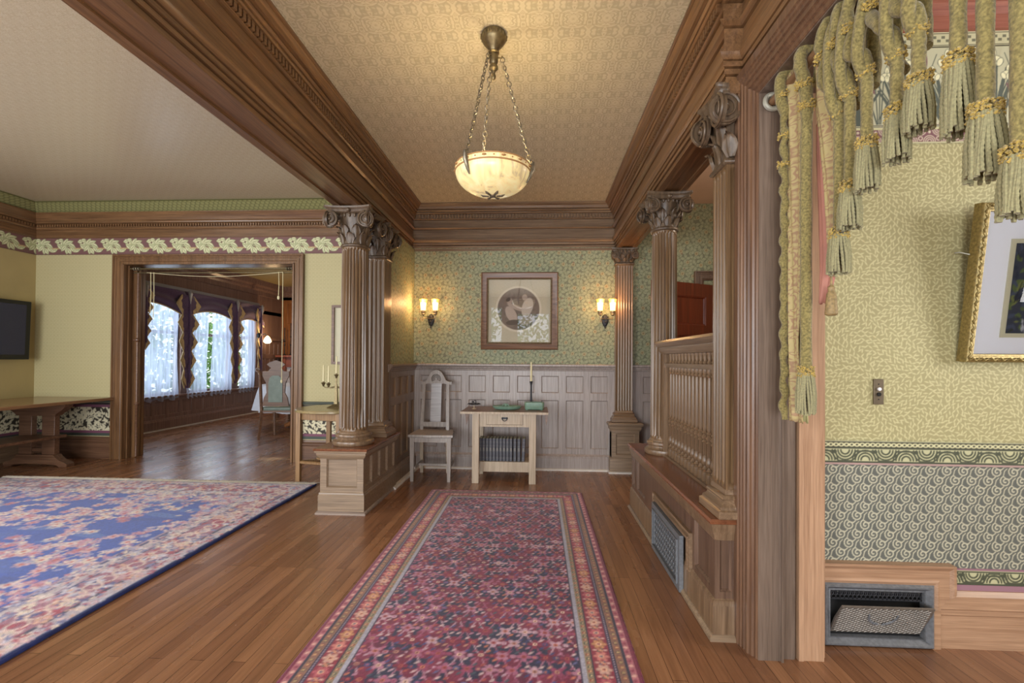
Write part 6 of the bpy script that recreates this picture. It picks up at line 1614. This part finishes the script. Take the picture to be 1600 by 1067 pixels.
def dining_chair():
    t = thing('dining_chair', 'carved high-backed chair with sage leather back and seat facing the cloth-covered table', 'chair', (-3.93, 7.12, 0), math.radians(8))
    mb = MB(); mb.box(-.24, .24, -.22, .24, .40, .43); obj('seat_frame', mb, 'walnut', t)
    mb = MB(); mb.sqlathe([(0, .43), (.006, .445), (.0, .47), (-.03, .485)], -.225, .225, -.20, .23); obj('seat_cushion', mb, 'sagefab', t)
    for s_ in (-1, 1):
        mb = MB(); mb.tube([(s_ * .235, -.27, 0), (s_ * .225, -.235, .2), (s_ * .22, -.21, .42)], [.020, .022, .026], 4); obj('leg', mb, 'walnut', t)
        mb = MB(); mb.tube([(s_ * .20, .22, 0), (s_ * .21, .22, .42)], [.018, .028], 8); obj('leg', mb, 'walnut', t)
        mb = MB(); mb.tube([(s_ * .22, -.21, .42), (s_ * .225, -.235, .7), (s_ * .22, -.27, .98), (s_ * .235, -.29, 1.04)], .024, 6); mb.torus((s_ * .245, -.29, 1.04), .026, .012, 14, 6, 'y'); obj('back_post', mb, 'walnut', t)
    pts = [(-.19, .50), (.19, .50), (.17, .62), (.13, .70), (.14, .85), (.19, .95), (.19, 1.02), (.11, 1.02), (.07, 1.07), (.13, 1.12), (.10, 1.15), (.04, 1.17), (0, 1.185), (-.04, 1.17), (-.10, 1.15), (-.13, 1.12), (-.07, 1.07), (-.11, 1.02), (-.19, 1.02), (-.19, .95), (-.14, .85), (-.13, .70), (-.17, .62)]
    mb = MB(); mb.prism(pts, 'y', -.265, -.235); obj('back_panel', mb, 'walnut', t, 30)
    mb = MB(); mb.prism([(-.10, .56), (.10, .56), (.10, .85), (.085, .92), (.045, .955), (-.045, .955), (-.085, .92), (-.10, .85)], 'y', -.275, -.262); obj('back_pad', mb, 'sagefab', t, 30)
    return t
dining_chair()
t = thing('dining_chair', 'second carved dining chair mostly hidden behind the table corner near the windows', 'chair', (-5.0, 9.45, 0), math.radians(150))
mb = MB(); mb.box(-.22, .22, -.22, .22, .42, .47); obj('seat', mb, 'sagefab', t)
for x, y in ((-.2, -.2), (.2, -.2), (-.2, .2), (.2, .2)): mb = MB(); mb.box(x - .02, x + .02, y - .02, y + .02, 0, 1.0 if y < 0 else .42); obj('leg', mb, 'walnut', t)
mb = MB(); mb.prism([(-.2, .55), (.2, .55), (.22, .98), (.1, 1.06), (-.1, 1.06), (-.22, .98)], 'y', -.215, -.19); obj('back_panel', mb, 'walnut', t)
t = wthing('dining_table', 'pedestal dining table draped with a white cloth in the far room', 'table', (-4.1, 8.4, 0))
mb = MB(); mb.lathe([(.7, .70), (.72, .71), (.72, .735), (.7, .74)], -4.1, 8.4, 40); obj('top', mb, 'mahog', t)
mb = MB(); mb.lathe([(.16, .08), (.12, .16), (.07, .3), (.10, .42), (.06, .55), (.14, .70)], -4.1, 8.4, 20)
for k in range(4):
    a = PI / 4 + k * PI / 2; mb.tube([(-4.1, 8.4, .14), (-4.1 + .25 * math.cos(a), 8.4 + .25 * math.sin(a), .10), (-4.1 + .45 * math.cos(a), 8.4 + .45 * math.sin(a), .03)], [.07, .05, .03], 8)
obj('pedestal', mb, wood('orange_oak', (150, 92, 50), (190, 130, 80), 'z', .4), t)
mb = MB(); rows = []
for r, z, wv in ((.05, .748, 0), (.6, .748, 0), (.728, .746, 0), (.745, .72, .01), (.76, .60, .03), (.78, .45, .045), (.80, .30, .06)):
    rows.append([(-4.1 + (r + wv * math.sin(a * 11)) * math.cos(a) * 1.15, 8.4 + (r + wv * math.sin(a * 11)) * math.sin(a), z) for a in [2 * PI * k / 88 for k in range(88)]])
mb.grid(rows, cu=True); o = obj('tablecloth', mb, 'lace', None, 80); tag(o, 'white cloth draped over the far dining table, hanging in folds', 'tablecloth')
point('dining_fill_light', (-3.2, 8.6, 2.3), 26, (1.0, .88, .76), .15)  # added unseen fill brightening the dado and floor; no fitting hangs here
# dining sconce, mantel and candlesticks
t = wthing('wall_sconce', 'small wall light with one lit white shade on the dining room panelling', 'wall lamp', (-6.24, 10.32, 1.6))
mb = MB(); mb.lathe([(.05, 1.68), (.055, 1.7), (.05, 1.72)], -6.24, 10.32, 12); mb.tube([(-6.24, 10.32, 1.70), (-6.12, 10.32, 1.76), (-6.06, 10.32, 1.70)], .012, 6); mb.tube([(-6.24, 10.32, 1.70), (-6.14, 10.10, 1.80), (-6.10, 10.06, 1.74)], .012, 6); mb.lathe([(.03, 1.66), (.05, 1.74), (.02, 1.76)], -6.10, 10.06, 10); obj('bracket', mb, 'irondark', t)
mb = MB(); mb.lathe([(.01, 1.71), (.035, 1.69), (.075, 1.62), (.082, 1.58), (.05, 1.55), (.01, 1.54)], -6.06, 10.32, 18); obj('shade', mb, 'bulb2', t)
point('dining_sconce_light', (-5.92, 10.3, 1.75), 9, (1.0, .66, .34), .05)
t = wthing('mantelpiece', 'brown mantelpiece with a slim shelf against the far dining wall', 'mantel', (-5.6, 11.1, 0))
mb = MB(); mb.box(-6.22, -4.6, 10.92, 11.27, 1.24, 1.28); obj('shelf', mb, 'roselath', t)
mb = MB(); mb.box(-6.10, -6.0, 10.98, 11.27, .0, 1.24); mb.box(-4.8, -4.7, 10.98, 11.27, .0, 1.24); mb.box(-6.0, -4.8, 11.0, 11.27, 1.0, 1.24); obj('surround', mb, 'roselath', t)
mb = MB(); mb.box(-6.0, -4.8, 11.05, 11.27, 0, 1.0); obj('white_screen', mb, 'lace', t)
for k, (x, h_) in enumerate(((-6.08, 1.95), (-5.93, 2.06))):
    o = MB(); o.lathe([(.05, 1.282), (.04, 1.295), (.012, 1.32), (.011, 1.5), (.022, 1.53), (.010, 1.56), (.010, h_ - .35), (.03, h_ - .33), (.012, h_ - .32), (.011, h_ - .01), (.002, h_)], x, 11.08, 10)
    q = obj('candlestick', o, 'irondark', None); tag(q, 'tall dark candlestick on the far mantel, the one %s' % ('nearer the window wall' if k == 0 else 'farther from the window wall'), 'candlestick')
# greenery outside the dining windows
mb = MB(); g = random.Random(4)
for _ in range(5200):
    x, y, z = -8.6 + g.uniform(-.5, .6), g.uniform(6.5, 13), g.uniform(0, 2.5 + .6 * math.sin(_)); s_ = g.uniform(.05, .11); d = Vector((g.uniform(-1, 1), g.uniform(-1, 1), g.uniform(-1, 1))).normalized(); e = d.orthogonal().normalized(); p = Vector((x, y, z))
    mb.face([p - d * s_, p - e * s_ * .45, p + d * s_, p + e * s_ * .45])
o = obj('garden_hedge', mb, 'leafgreen', None, 0); tag(o, 'sunlit green shrubbery seen through the dining room curtains', 'shrub')
mb = MB(); mb.box(-14, -6.45, 4, 16, -.12, -.02); o = obj('lawn', mb, plain('grass', (130, 160, 90), .8, nz=.3, nscale=5), None, 0, 'structure')
mb = MB(); g = random.Random(14)
for _ in range(2500):
    x, y, z = g.uniform(-2.5, 2), -5.2 + g.uniform(-.4, .4), g.uniform(0, 3.2); s_ = g.uniform(.07, .13); d = Vector((g.uniform(-1, 1), g.uniform(-1, 1), g.uniform(-1, 1))).normalized(); e = d.orthogonal().normalized(); p = Vector((x, y, z))
    mb.face([p - d * s_, p - e * s_ * .45, p + d * s_, p + e * s_ * .45])
o = obj('front_shrub', mb, 'leafgreen', None, 0); tag(o, 'green shrub outside the front window, seen reflected in the round picture glass', 'shrub')
